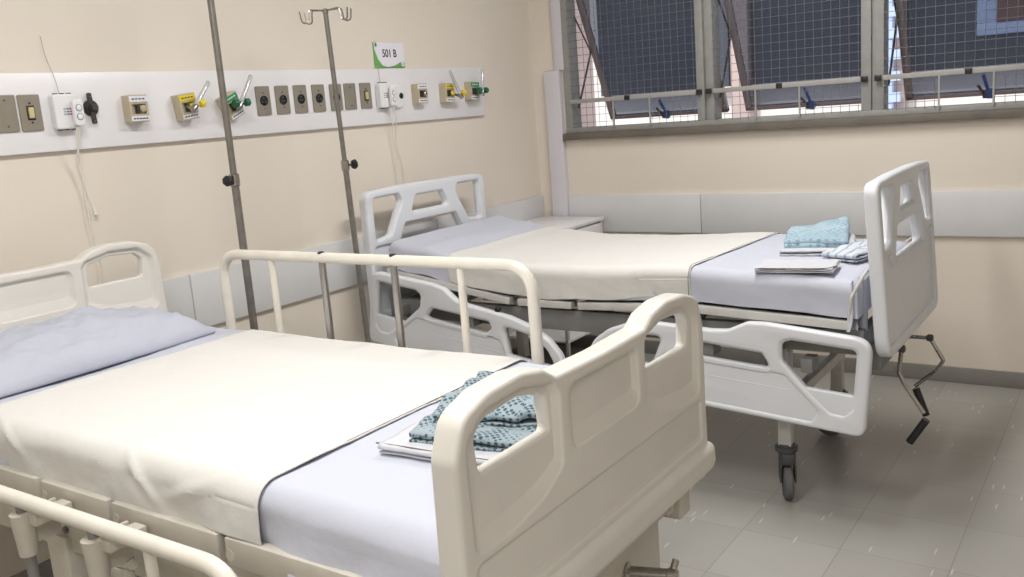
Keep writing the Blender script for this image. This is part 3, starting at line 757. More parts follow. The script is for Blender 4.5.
def rail_panel(x0, z0, flip, tilt, y, parent):
    out = [(0, 0), (1.095, 0.0), (1.085, 0.10), (1.045, 0.185), (0.985, 0.235), (0.90, 0.272), (0.78, 0.292), (0.56, 0.298), (0.50, 0.306), (0.43, 0.345), (0.36, 0.352), (0, 0.345)]
    ra = [0.04, 0.02, 0.1, 0.1, 0.1, 0.15, 0.2, 0.08, 0.06, 0.05, 0.08, 0.065]
    h1 = [(0.048, 0.142), (0.235, 0.142), (0.298, 0.228), (0.302, 0.288), (0.27, 0.302), (0.048, 0.300)]
    h1r = [0.004, 0.03, 0.04, 0.025, 0.02, 0.02]
    slot = [(0.335, 0.190), (0.665, 0.190), (0.695, 0.218), (0.68, 0.244), (0.37, 0.238)]
    tri = [(0.795, 0.124), (1.025, 0.124), (0.975, 0.190), (0.885, 0.232), (0.755, 0.240)]
    H = [V2(h1, h1r), V2(slot, 0.014), V2(tri, [0.012, 0.03, 0.06, 0.05, 0.02])]
    mtx = XZ(y, x0, z0, flip, tilt)
    b = plate(scl(V2(out, ra), -0.003), H, 0.026, 0.008, mtx)
    rec1 = [(0.048, 0.10), (0.075, 0.070), (0.12, 0.072), (0.20, 0.135), (0.298, 0.228), (0.302, 0.288), (0.27, 0.302), (0.048, 0.300)]
    r1r = [0.02, 0.02, 0.02, 0.03, 0.04, 0.025, 0.02, 0.02]
    low = [(0.02, 0.022), (1.07, 0.022), (1.055, 0.10), (0.78, 0.108), (0.745, 0.125), (0.26, 0.125), (0.13, 0.035), (0.05, 0.035), (0.03, 0.10)]
    low = [(0.18, 0.024), (1.065, 0.024), (1.055, 0.095), (0.78, 0.100), (0.74, 0.175), (0.285, 0.172), (0.16, 0.062)]
    merge(b, plate(V2(out, ra), [scl(V2(rec1, r1r), 0.004), scl(V2(slot, 0.014), 0.004), scl(V2(tri, [0.012, 0.03, 0.06, 0.05, 0.02]), 0.004), V2(low, 0.02)], 0.038, 0.012, mtx, 4))
    bb = BM(); box(bb, 0.26, 0.76, 0.120, 0.124, -0.014, 0.0145, 0.0015); merge(b, bb, mtx)
    return put('side_panel', b, M['white_plastic'], parent, ang=50)

def caster(x, y, parent, ztop, mpost, rot=0.0):
    b = BM(); box(b, x - 0.024, x + 0.024, y - 0.024, y + 0.024, 0.20, ztop, 0.004); lg = put('leg', b, mpost, parent)
    c = BM(); lathe(c, (x, y, 0.176), (0, 0, 1), [(0, 0.036), (0.006, 0.042), (0.020, 0.042), (0.026, 0.032), (0.032, 0.030)], 24)
    d = Vector((cos(rot), sin(rot), 0)); n_ = Vector((-d.y, d.x, 0)); o = Vector((x, y, 0)) + d * 0.028
    for s in (-1, 1):
        q = Matrix.Translation(o) @ Matrix.Rotation(rot, 4, 'Z')
        bb = BM(); box(bb, -0.036, 0.026, s * 0.026 - 0.003, s * 0.026 + 0.003, 0.07, 0.180, 0.002); merge(c, bb, q)
    bb = BM(); box(bb, -0.045, 0.022, -0.028, 0.028, 0.135, 0.180, 0.008); merge(c, bb, Matrix.Translation(o) @ Matrix.Rotation(rot, 4, 'Z'))
    cs = put('caster', c, M['caster'], lg)
    w = BM(); lathe(w, o + Vector((0, 0, 0.064)) - n_ * 0.018, n_, [(0, 0.050), (0.003, 0.060), (0.008, 0.064), (0.028, 0.064), (0.033, 0.060), (0.036, 0.050)], 32)
    put('wheel', w, M['tyre'], cs)
    bb = BM(); box(bb, -0.085, -0.040, -0.016, 0.016, 0.118, 0.128, 0.003, mtx=Matrix.Translation(o) @ Matrix.Rotation(rot, 4, 'Z')); put('brake_pedal', bb, M['caster'], cs)

def lerp_prof(prof, x):
    if x <= prof[0][0]: return prof[0][1]
    for (a, za), (b_, zb) in zip(prof, prof[1:]):
        if x <= b_:
            t_ = (x - a) / (b_ - a); t_ = t_ * t_ * (3 - 2 * t_) if len(prof) > 3 else t_
            return za + (zb - za) * t_
    return prof[-1][1]

def soft_slab(x0, x1, yc, hw, prof, thick, off, seed, rnd=0.045, amp=0.002, side_amp=0.004, nx=150, ny=70, ends=True, cloth_edge=None, closed=False, creases=(), bulge=None):
    """top + rounded sides of a mattress cover, draped; prof = top height along x"""
    bm = BM()
    def axis(lo, hi, n, fold):
        out = []                                  # (pos, drop, side flag)
        if fold:
            for k in range(24, 0, -1): out.append((lo, rnd + (thick - rnd) * k / 24, lo))
            for k in range(10, 0, -1):
                a = (k / 10) * pi / 2; out.append((lo + rnd * (1 - sin(a)), rnd * (1 - cos(a)), lo))
        m0, m1 = (lo + rnd, hi - rnd) if fold else (lo, hi)
        for k in range(n + 1): out.append((m0 + (m1 - m0) * k / n, 0.0, None))
        if fold:
            for k in range(1, 11):
                a = (k / 10) * pi / 2; out.append((hi - rnd * (1 - sin(a)), rnd * (1 - cos(a)), hi))
            for k in range(1, 25): out.append((hi, rnd + (thick - rnd) * k / 24, hi))
        return out
    ax = axis(x0 - off, x1 + off, nx, ends); ay = axis(yc - hw - off, yc + hw + off, ny, True)
    grid = []
    for (x, dx, fx) in ax:
        row = []
        for (y, dy, fy) in ay:
            d = max(dx, dy)
            if dx > 0 and dy > 0 and dx <= rnd and dy <= rnd:
                d = min(rnd, math.hypot(dx, dy))
            zt = lerp_prof(prof, x) + off
            side = min(1, d / thick)
            if cloth_edge: d2 = d * (cloth_edge(x, 1 if y > yc else -1) / thick) if d > rnd else d
            else: d2 = d
            nzv = fbm(x * 2.2 + seed, y * 2.2, 1.3 + seed) * amp
            n2 = fbm(x * 4.5 + seed, d * 5.0, seed * 2.0 + (1 if y > yc else 0)) * side_amp * side
            nn = fbm(x * 14 + seed, y * 14 + d * 8, seed) * 0.0012
            cz = 0.0
            for (ca, cb, cw, ch) in creases:           # raised crease lines
                ca_ = Vector(ca); ab = Vector(cb) - ca_; pp = Vector((x, y - (d if y < yc else -d))) - ca_
                tt = max(0, min(1, pp.dot(ab) / ab.dot(ab))); ds = (pp - ab * tt).length
                cz += ch * math.exp(-(ds / cw) ** 2) * (0.15 + 0.85 * sin(pi * tt))
            px, py, pz = x, y, zt - d2
            if fy is not None and dy >= dx: py += (-1 if fy < yc else 1) * (n2 + nn + cz * min(1, dy / rnd))
            if fx is not None and dx >= dy: px += (-1 if fx < (x0 + x1) / 2 else 1) * (n2 + nn)
            if bulge and fy is not None and dy >= dx: py += (-1 if fy < yc else 1) * bulge(x, -1 if fy < yc else 1) * side ** 1.5
            pz += (nzv + nn + cz * max(0, 1 - d / rnd)) * (1 - side)
            row.append(bm.verts.new((px, py, pz)))
        grid.append(row)
    for r0, r1 in zip(grid, grid[1:]):
        for i in range(len(r0) - 1):
            vs = (r0[i], r1[i], r1[i + 1], r0[i + 1])
            if len({tuple(round(c, 5) for c in v.co) for v in vs}) < 3: continue
            bm.faces.new(vs)
    bmesh.ops.remove_doubles(bm, verts=bm.verts[:], dist=1e-4)
    if closed:
        be = [e for e in bm.edges if len(e.link_faces) == 1]
        bmesh.ops.holes_fill(bm, edges=be)
    return bm

def edge_line(x, yc, hw, prof, thick, off, rnd, down_near, down_far, r=0.0016, slant=0.0):
    pts = []
    z = lerp_prof(prof, x) + off
    yn, yf = yc - hw - off, yc + hw + off
    pts.append((x, yn - 0.002, z - down_near)); pts.append((x, yn - 0.002, z - rnd))
    for k in range(1, 6):
        a = k / 6 * pi / 2; pts.append((x, yn + rnd * (1 - cos(a)), z - rnd * (1 - sin(a)) + 0.001))
    for k in range(0, 25):
        s_ = k / 24; y = yn + rnd + (yf - yn - 2 * rnd) * s_
        pts.append((x + slant * s_, y, lerp_prof(prof, x + slant * s_) + off + 0.0012))
    return pts

# ------------------------------------------------------------------ second bed (raised head, cool white plastic)
BYC, BHW = -1.275, 0.435
B_PROF = [(0.20, 0.962), (0.42, 0.925), (0.68, 0.874), (0.95, 0.853), (1.25, 0.853), (1.70, 0.872), (2.0, 0.862), (2.32, 0.846)]
bedB = thing('hospital_bed', (1.25, BYC, 0), 'white hospital bed with moulded side panels and raised headboard under the window', 'hospital bed')
board_white(0.155, BYC - 0.015, 'headboard', bedB, 0.0, False)
board_white(2.405, BYC + 0.014, 'footboard', bedB, R(-4.0), True)
rail_panel(0.112, 0.476, 1, -R(8.6), -1.742, bedB)
rail_panel(2.360, 0.318, -1, R(4.4), -1.742, bedB)
# deck sections: folded steel edge bars
def deck_bar(xa, xb, yy, prof, drop, h, wd, m_, parent, name='deck_bar'):
    b = BM(); n = 8
    for i in range(n):
        pass
    za, zb = lerp_prof(prof, xa) - drop, lerp_prof(prof, xb) - drop
    L_ = math.hypot(xb - xa, zb - za)
    bb = BM(); box(bb, 0, L_, -wd / 2, wd / 2, -h, 0, 0.003)
    q = Matrix.Translation((xa, yy, za)) @ Matrix.Rotation(-math.atan2(zb - za, xb - xa), 4, 'Y')
    merge(b, bb, q)
    return put(name, b, m_, parent)
for yy in (BYC - 0.43, BYC + 0.43):
    for xa, xb in ((0.24, 0.915), (0.955, 1.215), (1.245, 1.70), (1.73, 2.31)):
        deck_bar(xa, xb, yy, B_PROF, 0.135, 0.030, 0.035, M['white_steel'], bedB)
b = BM()
for xa, xb in ((0.24, 0.90), (0.96, 1.21), (1.25, 1.69), (1.74, 2.30)):
    za, zb = lerp_prof(B_PROF, xa) - 0.138, lerp_prof(B_PROF, xb) - 0.138
    L_ = math.hypot(xb - xa, zb - za)
    bb = BM(); box(bb, 0, L_, BYC - 0.42, BYC + 0.42, -0.004, 0, 0.001)
    merge(b, bb, Matrix.Translation((xa, 0, za)) @ Matrix.Rotation(-math.atan2(zb - za, xb - xa), 4, 'Y'))
put('deck', b, M['grey_steel'], bedB)
b = BM()
for yy in (BYC - 0.385, BYC + 0.385): box(b, 0.2, 2.34, yy - 0.02, yy + 0.02, 0.585, 0.672, 0.004)
for xx in (0.22, 0.40, 1.2, 2.06, 2.32): box(b, xx - 0.02, xx + 0.02, BYC - 0.38, BYC + 0.38, 0.60, 0.66, 0.004)
put('base_frame', b, M['grey_steel'], bedB)
# lifting linkage under the head section
b = BM()
tube(b, [(0.45, BYC - 0.2, 0.62), (0.62, BYC - 0.2, 0.74)], 0.012, 8); tube(b, [(0.45, BYC + 0.2, 0.62), (0.62, BYC + 0.2, 0.74)], 0.012, 8)
tube(b, [(0.62, BYC - 0.22, 0.745), (0.62, BYC + 0.22, 0.745)], 0.011, 8); tube(b, [(0.45, BYC, 0.60), (2.34, BYC, 0.585)], 0.014, 8)
put('linkage', b, M['white_steel'], bedB)
for xx, rot in ((2.048, R(-66)), (0.42, R(-70))):
    for yy, rr in ((BYC - 0.345, rot), (BYC + 0.345, R(200))):
        caster(xx, yy, bedB, 0.60, M['white_steel'], rr)
b = BM(); box(b, 2.05, 2.085, BYC - 0.34, BYC + 0.34, 0.36, 0.40, 0.004)
for s in (-1, 1):
    bb = BM(); box(bb, -0.16, 0, -0.006, 0.006, 0, 0.012); 
    tube(b, [(2.066, BYC + s * 0.33, 0.30), (1.93, BYC + s * 0.33, 0.60)], 0.012, 8)
put('leg_brace', b, M['white_steel'], bedB)
# side panel brackets
for xx, zz in ((0.30, 0.60), (0.70, 0.58), (1.80, 0.55), (2.16, 0.52)):
    put('rail_bracket', box(BM(), xx - 0.02, xx + 0.02, -1.730, -1.655, zz, zz + 0.05, 0.003), M['grey_steel'], bedB)
b = BM(); lathe(b, (0.86, -1.727, 0.668), (0, -1, 0), [(0, 0.012), (0.012, 0.014), (0.018, 0.010)], 12)
lathe(b, (1.768, -1.695, 0.70), (0, -1, 0), [(0, 0.018), (0.012, 0.02), (0.02, 0.014)], 14)
put('pivot_knob', b, M['black'], bedB)
# mattress retainer loop at the foot
b = BM(); tube(b, fillet([(2.298, -1.715, 0.695), (2.310, -1.722, 0.80), (2.338, -1.66, 0.868), (2.345, -1.50, 0.875)], [0, 0.04, 0.05, 0], False, 6), 0.006, 10)
tube(b, fillet([(2.298, -0.835, 0.695), (2.310, -0.828, 0.80), (2.338, -0.89, 0.868), (2.345, -1.05, 0.875)], [0, 0.04, 0.05, 0], False, 6), 0.006, 10)
put('mattress_retainer', b, M['white_steel'], bedB)
# crank plate and folding cranks
b = BM(); box(b, 2.31, 2.372, BYC - 0.30, BYC + 0.20, 0.505, 0.60, 0.006)
box(b, 2.33, 2.375, -1.50, -1.44, 0.53, 0.60, 0.006)
put('crank_bracket', b, M['grey_steel'], bedB)
def crank(pts, grip, yy, parent):
    b = BM(); tube(b, fillet(pts, 0.012, False, 3), 0.0075, 8); c = put('crank', b, M['chrome'], parent)
    for p_ in pts[:2]:
        b = BM(); lathe(b, Vector(p_) + Vector((-0.012, 0, 0)), (1, 0, 0), [(0, 0.010), (0.005, 0.014), (0.020, 0.014), (0.024, 0.009)], 12); put('joint', b, M['caster'], c)
    b = BM(); tube(b, grip, 0.014, 12); put('crank_handle', b, M['black'], c)
crank([(2.345, -1.47, 0.565), (2.418, -1.47, 0.562), (2.409, -1.475, 0.475), (2.429, -1.478, 0.435), (2.495, -1.48, 0.335)], [(2.503, -1.48, 0.312), (2.448, -1.48, 0.221)], -1.47, bedB)
crank([(2.358, -1.12, 0.515), (2.448, -1.12, 0.516), (2.497, -1.12, 0.430), (2.470, -1.12, 0.385), (2.396, -1.12, 0.317)], [(2.400, -1.125, 0.310), (2.440, -1.13, 0.205)], -1.12, bedB)

mat_thing = put('mattress', soft_slab(0.26, 2.32, BYC, BHW - 0.006, [(a, c - 0.006) for a, c in B_PROF], 0.104, 0.0, 3, nx=60, ny=20, closed=True), M['mattress'])
tag(mat_thing, 'thin mattress under the lavender sheet of the white bed below the window', 'mattress')
sb_ = put('bed_sheet', soft_slab(0.255, 2.325, BYC, BHW, B_PROF, 0.126, 0.002, 11, amp=0.004, side_amp=0.010), M['sheet'])
tag(sb_, 'lavender fitted sheet covering the mattress of the white bed below the window', 'bed sheet')
# loose gathered corner of the sheet
g = BM(); rows = []
for k in range(13):
    t_ = k / 12; row = []
    for j in range(40):
        s_ = j / 39
        x = 2.305 + 0.028 * s_ * (1 - 0.3 * t_) + 0.012 * sin(s_ * 22 + t_ * 3) * (0.4 + t_)
        y = BYC - BHW - 0.006 + 0.13 * s_ + 0.012 * cos(s_ * 25 + 1.0 + t_ * 2) * (0.5 + t_)
        z = 0.842 - 0.165 * t_ * (0.9 + 0.18 * sin(s_ * 9 + 0.5)) + 0.01 * sin(s_ * 14)
        row.append(g.verts.new((x, y, z)))
    rows.append(row)
for r0, r1 in zip(rows, rows[1:]):
    for j in range(39): g.faces.new((r0[j], r0[j + 1], r1[j + 1], r1[j]))
put('loose_corner', g, M['sheet'], sb_, ang=80)
def hemB(x, side):
    d = 0.128 + 0.007 * sin(x * 7.0) + 0.004 * sin(x * 19)
    if side < 0 and x > 1.62: d -= (x - 1.62) * 0.18
    return d
db = soft_slab(0.60, 1.724, BYC, BHW, B_PROF, 0.128, 0.007, 23, amp=0.003, side_amp=0.011, ends=False, cloth_edge=hemB)
for v in db.verts: v.co.x += 0.055 * (v.co.y - (BYC - BHW)) / (2 * BHW) * (v.co.x - 0.6) / 1.12
dr = put('draw_sheet', db, M['cream_cloth'])
md = dr.modifiers.new('thickness', 'SOLIDIFY'); md.thickness = 0.0025; md.offset = 1
tag(dr, 'cream draw sheet laid across the middle of the white bed below the window', 'draw sheet')
b = BM(); tube(b, edge_line(1.726, BYC, BHW, B_PROF, 0.12, 0.0085, 0.045, 0.108, 0, slant=0.052), 0.0012, 6)  # thin dark brown line along the foot edge of the draw sheet
put('cloth_edge', b, M['cloth_edge'], dr)

# ------------------------------------------------------------------ first bed (ivory, near the camera)
AYC, AHW = -3.365, 0.445
AYB = -3.392
A_PROF = [(0.2, 0.868), (1.0, 0.862), (1.8, 0.860), (2.3, 0.855)]
bedA = thing('hospital_bed', (1.2, AYB, 0), 'ivory hospital bed with two tube side rails and lobed end boards nearest the camera', 'hospital bed')
board_ivory(2.274, AYB, 0.0, 1, bedA)
board_ivory(0.245, AYB + 0.035, 0.072, -1, bedA)
def loop_rail(x0, x1, y, ztop, zbot, parent, posts, chromes, sleeves):
    b = BM(); tube(b, fillet([(x0, y, zbot), (x0, y, ztop), (x1, y, ztop), (x1, y, zbot)], [0, 0.085, 0.085, 0], False, 10), 0.0165, 16)
    r_ = put('side_rail', b, M['ivory_rail'], parent, ang=60)
    for xx in posts:
        b = BM(); cyl(b, (xx, y, zbot), (xx, y, ztop - 0.008), 0.0115, n=14); put('rail_post', b, M['ivory_rail'], r_)
    for xx in chromes:
        b = BM(); cyl(b, (xx, y, zbot if not sleeves else 0.42), (xx, y, ztop - 0.006), 0.0115, n=14); put('guide_rod', b, M['chrome'] if not sleeves else M['grey_steel'], r_)
        if sleeves: continue
        b = BM(); lathe(b, (xx, y, ztop + 0.0125), (0, 0, 1), [(0, 0.011), (0.004, 0.011), (0.007, 0.006)], 12); put('rod_cap', b, M['black'], r_)
    return r_
loop_rail(0.555, 1.798, -2.862, 1.096, 0.60, bedA, (0.800, 1.565), (1.030, 1.322), False)
loop_rail(0.58, 1.858, -3.925, 0.766, 0.28, bedA, (0.90, 1.615), (1.162, 1.432), True)
for xx in (1.160, 1.430):      # sleeves carrying the lowered rail
    b = BM(); lathe(b, (xx, -3.925, 0.640), (0, 0, 1), [(0, 0.019), (0.095, 0.025), (0.098, 0.020)], 18)
    box(b, xx + 0.01, xx + 0.05, -3.925, -3.84, 0.712, 0.736, 0.003); box(b, xx - 0.004, xx + 0.004, -3.92, -3.85, 0.66, 0.74, 0.001)
    put('rail_sleeve', b, M['ivory_steel'], bedA)
for yy, xs in ((-2.862, (1.030, 1.322)), ):
    for xx in xs:
        b = BM(); lathe(b, (xx, yy, 0.60), (0, 0, 1), [(0, 0.019), (0.10, 0.022)], 16); put('rail_sleeve', b, M['ivory_steel'], bedA)
for yy, s in ((-3.820, -1), (-2.905, 1)):
    for xa, xb in ((0.26, 0.70), (0.71, 1.050), (1.068, 1.330), (1.346, 1.690), (1.712, 2.235)):
        b = BM(); box(b, xa, xb, yy - 0.012, yy + 0.012, 0.700, 0.756, 0.003)
        put('deck_bar', b, M['ivory_steel'], bedA)
        if s < 0 and xa > 0.3:
            b = BM(); cyl(b, (xa + 0.012, yy - 0.013, 0.722), (xa + 0.012, yy + 0.0, 0.722), 0.012, n=14); put('hinge_pin', b, M['ivory_steel'], bedA)
b = BM(); box(b, 0.27, 2.23, AYB - 0.40, AYB + 0.40, 0.728, 0.734); put('deck', b, M['ivory_steel'], bedA)
b = BM()
for yy in (AYB - 0.375, AYB + 0.375): box(b, 0.22, 2.24, yy - 0.02, yy + 0.02, 0.56, 0.69, 0.004)
for xx in (0.24, 1.2, 2.0, 2.22): box(b, xx - 0.02, xx + 0.02, AYB - 0.37, AYB + 0.37, 0.57, 0.66, 0.004)
box(b, 1.12, 1.22, -3.81, -3.78, 0.60, 0.745, 0.004)
put('base_frame', b, M['ivory_steel'], bedA)
for xx, yy in ((1.265, -3.792), (1.40, -3.79), (1.06, -3.79)):
    b = BM(); lathe(b, (xx, yy + 0.004, 0.665 if xx == 1.265 else 0.615), (0, -1, 0), [(0, 0.009), (0.008, 0.009), (0.010, 0.006)], 6); put('bolt', b, M['grey_steel'], bedA)
# latch plate and its lever
b = BM(); tube(b, [(1.30, -3.86, 0.60), (1.40, -3.86, 0.645), (1.44, -3.86, 0.65)], 0.012, 8)
box(b, 1.33, 1.43, -3.875, -3.85, 0.60, 0.64, 0.006); put('rail_latch', b, M['ivory_steel'], bedA)
for xx in (0.42, 2.02):
    for yy in (AYB - 0.33, AYB + 0.33): caster(xx, yy, bedA, 0.57, M['ivory_steel'], R(40))
b = BM(); box(b, 0.98, 1.07, -3.80, -3.72, 0.12, 0.60, 0.006); put('lift_column', b, M['ivory_steel'], bedA)
# apron below the footboard and the crank shaft in it
b = BM(); box(b, 2.205, 2.228, AYB - 0.32, -3.062, 0.30, 0.665, 0.004); put('end_panel', b, M['ivory_steel'], bedA)
b = BM(); box(b, 2.20, 2.245, -2.985, -2.925, 0.530, 0.70, 0.004); box(b, 2.12, 2.20, -2.985, -2.97, 0.56, 0.69, 0.003); put('corner_post', b, M['ivory_steel'], bedA)
b = BM(); lathe(b, (2.226, -3.222, 0.513), (0.95, 0.22, 0.04), [(0, 0.020), (0.005, 0.021), (0.010, 0.012), (0.088, 0.012), (0.090, 0.014), (0.108, 0.014), (0.112, 0.009)], 18)
tube(b, [(2.320, -3.195, 0.52), (2.325, -3.185, 0.545)], 0.008, 8)
put('crank_shaft', b, M['chrome'], bedA)

mtA = put('mattress', soft_slab(0.285, 2.235, AYC, AHW - 0.006, [(a, c - 0.006) for a, c in A_PROF], 0.098, 0.0, 3, nx=60, ny=20, closed=True), M['mattress'])
tag(mtA, 'thin mattress under the lavender sheet of the ivory bed nearest the camera', 'mattress')
def stp(a, b_, x): t_ = max(0, min(1, (x - a) / (b_ - a))); return t_ * t_ * (3 - 2 * t_)
sA = put('bed_sheet', soft_slab(0.280, 2.240, AYC, AHW, A_PROF, 0.112, 0.002, 31, amp=0.005, side_amp=0.014, cloth_edge=lambda x, sd: 0.112 + (0.045 * stp(1.80, 1.93, x) if sd < 0 else 0), bulge=lambda x, sd: 0.028 * stp(1.80, 1.90, x) if sd < 0 else 0), M['sheet'])
tag(sA, 'lavender fitted sheet covering the mattress of the ivory bed nearest the camera', 'bed sheet')
def hemA(x, side):
    return 0.117 + 0.006 * sin(x * 6.0 + 1) + 0.003 * sin(x * 17)
crA = [((1.385, -3.80), (1.50, -3.915), 0.013, 0.010), ((1.52, -3.90), (1.70, -3.825), 0.015, 0.007), ((0.86, -3.80), (1.0, -3.88), 0.012, 0.008), ((1.40, -3.86), (1.46, -3.91), 0.02, -0.006), ((0.80, -2.98), (1.78, -2.955), 0.008, 0.003)]
drA = put('draw_sheet', soft_slab(0.775, 1.800, AYC, AHW, A_PROF, 0.118, 0.007, 47, amp=0.006, side_amp=0.013, nx=220, ny=110, ends=False, cloth_edge=hemA, creases=crA), M['cream_cloth'])
md = drA.modifiers.new('thickness', 'SOLIDIFY'); md.thickness = 0.0025; md.offset = 1
tag(drA, 'cream draw sheet laid across the middle of the ivory bed nearest the camera', 'draw sheet')
b = BM(); tube(b, edge_line(1.802, AYC, AHW, A_PROF, 0.12, 0.0085, 0.045, 0.115, 0), 0.0012, 6)  # thin dark brown line across the foot end of this draw sheet
put('cloth_edge', b, M['cloth_edge'], drA)

# pillow
def pillow(cx_, cy_, z0, hx, hy, h, rot):
    bm = BM(); n = 56; top = []; bot = []
    for i in range(n + 1):
        r1 = []; r2 = []
        for j in range(n + 1):
            u = -1 + 2 * i / n; v = -1 + 2 * j / n
            u2 = math.copysign(abs(sin(u * pi / 2)), u); v2 = math.copysign(abs(sin(v * pi / 2)), v)
            e = max(0, (1 - abs(u2) ** 2.6)) ** 0.48 * max(0, (1 - abs(v2) ** 3.2)) ** 0.42
            pin = 1 - 0.05 * (1 - abs(u2)) * abs(v2) ** 3
            x = hx * u2 * (1 - 0.05 * v2 * v2); y = hy * v2 * (1 - 0.04 * (1 - u2 * u2)) 
            zt = h * e
            w = fbm(u2 * 2.2 + 5, v2 * 2.6, 2.0) * 0.020 * e + fbm(u2 * 3 + v2 * 5, v2 * 2 - u2, 4.0) * 0.012 * e + fbm(u2 * 5 + 1, v2 * 9, 4.0) * 0.007 * (0.3 + e)
            cr = 0.006 * math.exp(-((u2 * 0.8 - 0.15 * v2 + 0.1) / 0.05) ** 2) * e * max(0, v2)
            q = Matrix.Rotation(rot, 2)
            xy = q @ Vector((x, y))
            r1.append(bm.verts.new((cx_ + xy.x, cy_ + xy.y, z0 + 0.005 + zt + w - cr)))
            r2.append(bm.verts.new((cx_ + xy.x * 0.985, cy_ + xy.y * 0.985, z0)))
        top.append(r1); bot.append(r2)
    for A in (top, bot):
        for i in range(n):
            for j in range(n): bm.faces.new((A[i][j], A[i + 1][j], A[i + 1][j + 1], A[i][j + 1]))
    for i in range(n):
        bm.faces.new((top[i][0], top[i + 1][0], bot[i + 1][0], bot[i][0])); bm.faces.new((top[i][n], top[i + 1][n], bot[i + 1][n], bot[i][n]))
        bm.faces.new((top[0][i], top[0][i + 1], bot[0][i + 1], bot[0][i])); bm.faces.new((top[n][i], top[n][i + 1], bot[n][i + 1], bot[n][i]))
    return bm
tag(put('pillow', pillow(0.475, -3.392, 0.870, 0.225, 0.370, 0.104, R(2)), M['pillow'], ang=80),
    'lavender grey pillow lying at the head of the ivory bed', 'pillow')

# ------------------------------------------------------------------ folded linen
def folded(name, c, rot, sa, sb, z0, layers, gap, th, seed, m_, label, cat, group, taper=0.0, lift=None, wob=0.004, fan=0.0):
    """a cloth folded in flat layers: serpentine section along a, extruded along b"""
    path = []
    for k in range(layers):
        z = k * gap; sgn = 1 if k % 2 == 0 else -1
        ins = fan * k
        n = 26
        for i in range(n + 1):
            a = (-sa / 2 + ins * 0.5) + (sa - ins) * i / n
            path.append((a * sgn, z))
        if k < layers - 1:
            e = (sa / 2 - ins * 0.5) * sgn
            for i in range(1, 5):
                t_ = i / 5 * pi; path.append((e + sgn * gap * 0.5 * sin(t_), z + gap * 0.5 * (1 - cos(t_))))
    bm = BM(); nb = 30; rows = []
    q = Matrix.Rotation(rot, 3, 'Z')
    for j in range(nb + 1):
        v = -1 + 2 * j / nb; row = []
        for (a, z) in path:
            bb = sb / 2 * v * (1 - taper * (z / max(gap, 1e-6)) * 0.01)
            nz_ = fbm(a * 7 + seed, bb * 7, z * 9 + seed) * wob
            ny_ = fbm(a * 10 + seed * 2, bb * 3, z * 30) * 0.010 * abs(v) ** 6
            lz = lift(a / (sa / 2), v) if lift else 0
            zz = z + abs(nz_) * (0.3 + z / max(layers * gap, 1e-6)) + lz * (z / max(1e-6, gap * max(1, layers - 1)) if layers > 1 else 1)
            p_ = q @ Vector((a + fbm(bb * 8, seed, z * 20) * 0.006, bb + math.copysign(ny_, v), 0))
            row.append(bm.verts.new((c[0] + p_.x, c[1] + p_.y, z0 + zz + th * 0.5)))
        rows.append(row)
    for r0, r1 in zip(rows, rows[1:]):
        for i in range(len(r0) - 1): bm.faces.new((r0[i], r0[i + 1], r1[i + 1], r1[i]))
    o = put(name, bm, m_, ang=80)
    s = o.modifiers.new('thickness', 'SOLIDIFY'); s.thickness = th; s.offset = 0
    tag(o, label, cat, group)
    return o

def cloth_hem(o, pts, parent):
    b = BM(); tube(b, pts, 0.0016, 6); return put('cloth_edge', b, M['cloth_edge'], parent)
ZA = 0.867
H90 = R(90)
fs = folded('folded_sheet', (2.035, -3.405), H90 + R(4), 0.36, 0.28, ZA, 3, 0.0075, 0.0035, 3.0, M['white_cloth'],
       'white folded sheet under the teal linen on the ivory bed', 'folded sheet', None, wob=0.004)
G1 = 'folded linen on the ivory bed'
folded('folded_gown', (2.065, -3.385), H90 + R(8), 0.33, 0.26, ZA + 0.019, 3, 0.0070, 0.005, 7.0, M['dark_print'],
       'teal patterned folded gown lying directly on the white folded sheet of the ivory bed', 'folded gown', G1, wob=0.015, fan=0.014)
gt = folded('folded_gown', (2.06, -3.335), H90 + R(16), 0.29, 0.26, ZA + 0.039, 3, 0.0075, 0.005, 15.0, M['dark_print'],
       'crumpled teal patterned gown on top of the linen pile of the ivory bed', 'folded gown', G1, wob=0.024, fan=0.016)
b = BM(); rows = []
for j in range(16):
    row = []
    for i in range(24):
        a_, c_ = i / 23, j / 15
        p_ = Vector((1.885, -3.44, 0)).lerp(Vector((1.865, -3.08, 0)), a_) + Vector((0.16 * c_, 0.02 * c_, 0))
        row.append(b.verts.new((p_.x + 0.004 * sin(a_ * 11), p_.y + 0.004 * sin(c_ * 9), ZA + 0.004 + 0.024 * c_ ** 2 * (1 - a_ * 0.5) + 0.004 * abs(fbm(a_ * 5, c_ * 4, 1)))))
    rows.append(row)
for r0, r1 in zip(rows, rows[1:]):
    for i in range(23): b.faces.new((r0[i], r0[i + 1], r1[i + 1], r1[i]))
sl = put('sleeve', b, M['pale_print'], gt, ang=80); md = sl.modifiers.new('thickness', 'SOLIDIFY'); md.thickness = 0.003; md.offset = 1
ZB = 0.872
fB = folded('folded_sheet', (2.095, -1.600), R(8), 0.26, 0.18, ZB - 0.006, 3, 0.0055, 0.003, 21.0, M['white_cloth'],
       'white folded cloth with dark edges in front of the teal gown on the far bed', 'folded sheet', None, wob=0.008)
folded('folded_sheet', (2.035, -1.150), R(14), 0.26, 0.40, ZB - 0.006, 2, 0.013, 0.007, 27.0, M['white_cloth'],
       'white folded sheet lying directly under the teal dotted gown', 'folded sheet', None, wob=0.006)
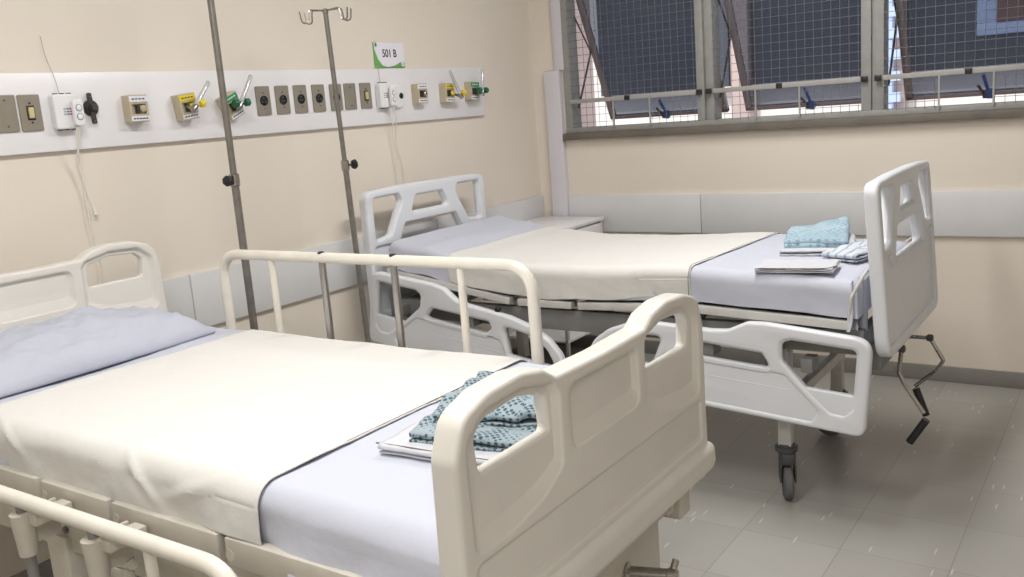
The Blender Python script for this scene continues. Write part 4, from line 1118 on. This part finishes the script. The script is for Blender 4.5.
folded('folded_gown', (2.015, -1.110), R(14), 0.215, 0.37, ZB + 0.014, 2, 0.019, 0.018, 33.0, M['teal_print'],
       'pale blue gown with teal dots folded on top of the pile of the far bed', 'folded gown', None, wob=0.010,
       lift=lambda a, v: 0.030 * max(0, v) * max(0.0, 0.3 + a) - 0.004 * (a * a + v * v))
folded('striped_cloth', (2.222, -1.30), R(75), 0.24, 0.13, ZB - 0.012, 3, 0.011, 0.006, 41.0, M['stripe'],
       'crumpled white and blue striped cloth tucked against the far footboard', 'folded cloth', None, wob=0.022)
def hem_tube(name, pts, parent, r=0.0016):
    b = BM(); tube(b, smooth_pts(pts, 6), r, 6); return put(name, b, M['cloth_edge'], parent)

hem_tube('cloth_edge', [(1.893, -3.590, ZA + 0.017), (1.98, -3.588, ZA + 0.019), (2.08, -3.582, ZA + 0.018), (2.17, -3.575, ZA + 0.018)], fs)
hem_tube('cloth_edge', [(1.972, -1.660, ZB + 0.008), (1.985, -1.705, ZB + 0.009), (2.08, -1.700, ZB + 0.011), (2.21, -1.675, ZB + 0.011), (2.235, -1.62, ZB + 0.011)], fB)

# ------------------------------------------------------------------ bedside table in the corner
t = thing('bedside_table', (0.24, -0.295, 0), 'white bedside table with a low shelf in the corner behind the far bed', 'bedside table')
put('table_top', box(BM(), 0.03, 0.468, -0.54, -0.055, 0.812, 0.832, 0.003), M['laminate'], t)
b = BM(); box(b, 0.055, 0.445, -0.515, -0.075, 0.66, 0.812, 0.003); put('drawer_case', b, M['guard'], t)
d_ = put('drawer', box(BM(), 0.445, 0.458, -0.505, -0.085, 0.675, 0.800, 0.003), M['laminate'], t)
b = BM(); tube(b, fillet([(0.458, -0.34, 0.74), (0.478, -0.34, 0.74), (0.478, -0.25, 0.74), (0.458, -0.25, 0.74)], 0.008, False, 4), 0.004, 8); put('drawer_handle', b, M['chrome'], d_)
put('shelf', box(BM(), 0.03, 0.462, -0.535, -0.065, 0.176, 0.192, 0.003), M['laminate'], t)
for xx in (0.045, 0.450):
    for yy in (-0.525, -0.075):
        b = BM(); box(b, xx - 0.010, xx + 0.010, yy - 0.010, yy + 0.010, 0.02, 0.812, 0.002); lg = put('leg', b, M['white_steel'], t)
        b = BM(); cyl(b, (xx, yy, 0.0), (xx, yy, 0.022), 0.014, n=14); put('foot_cap', b, M['black'], lg)
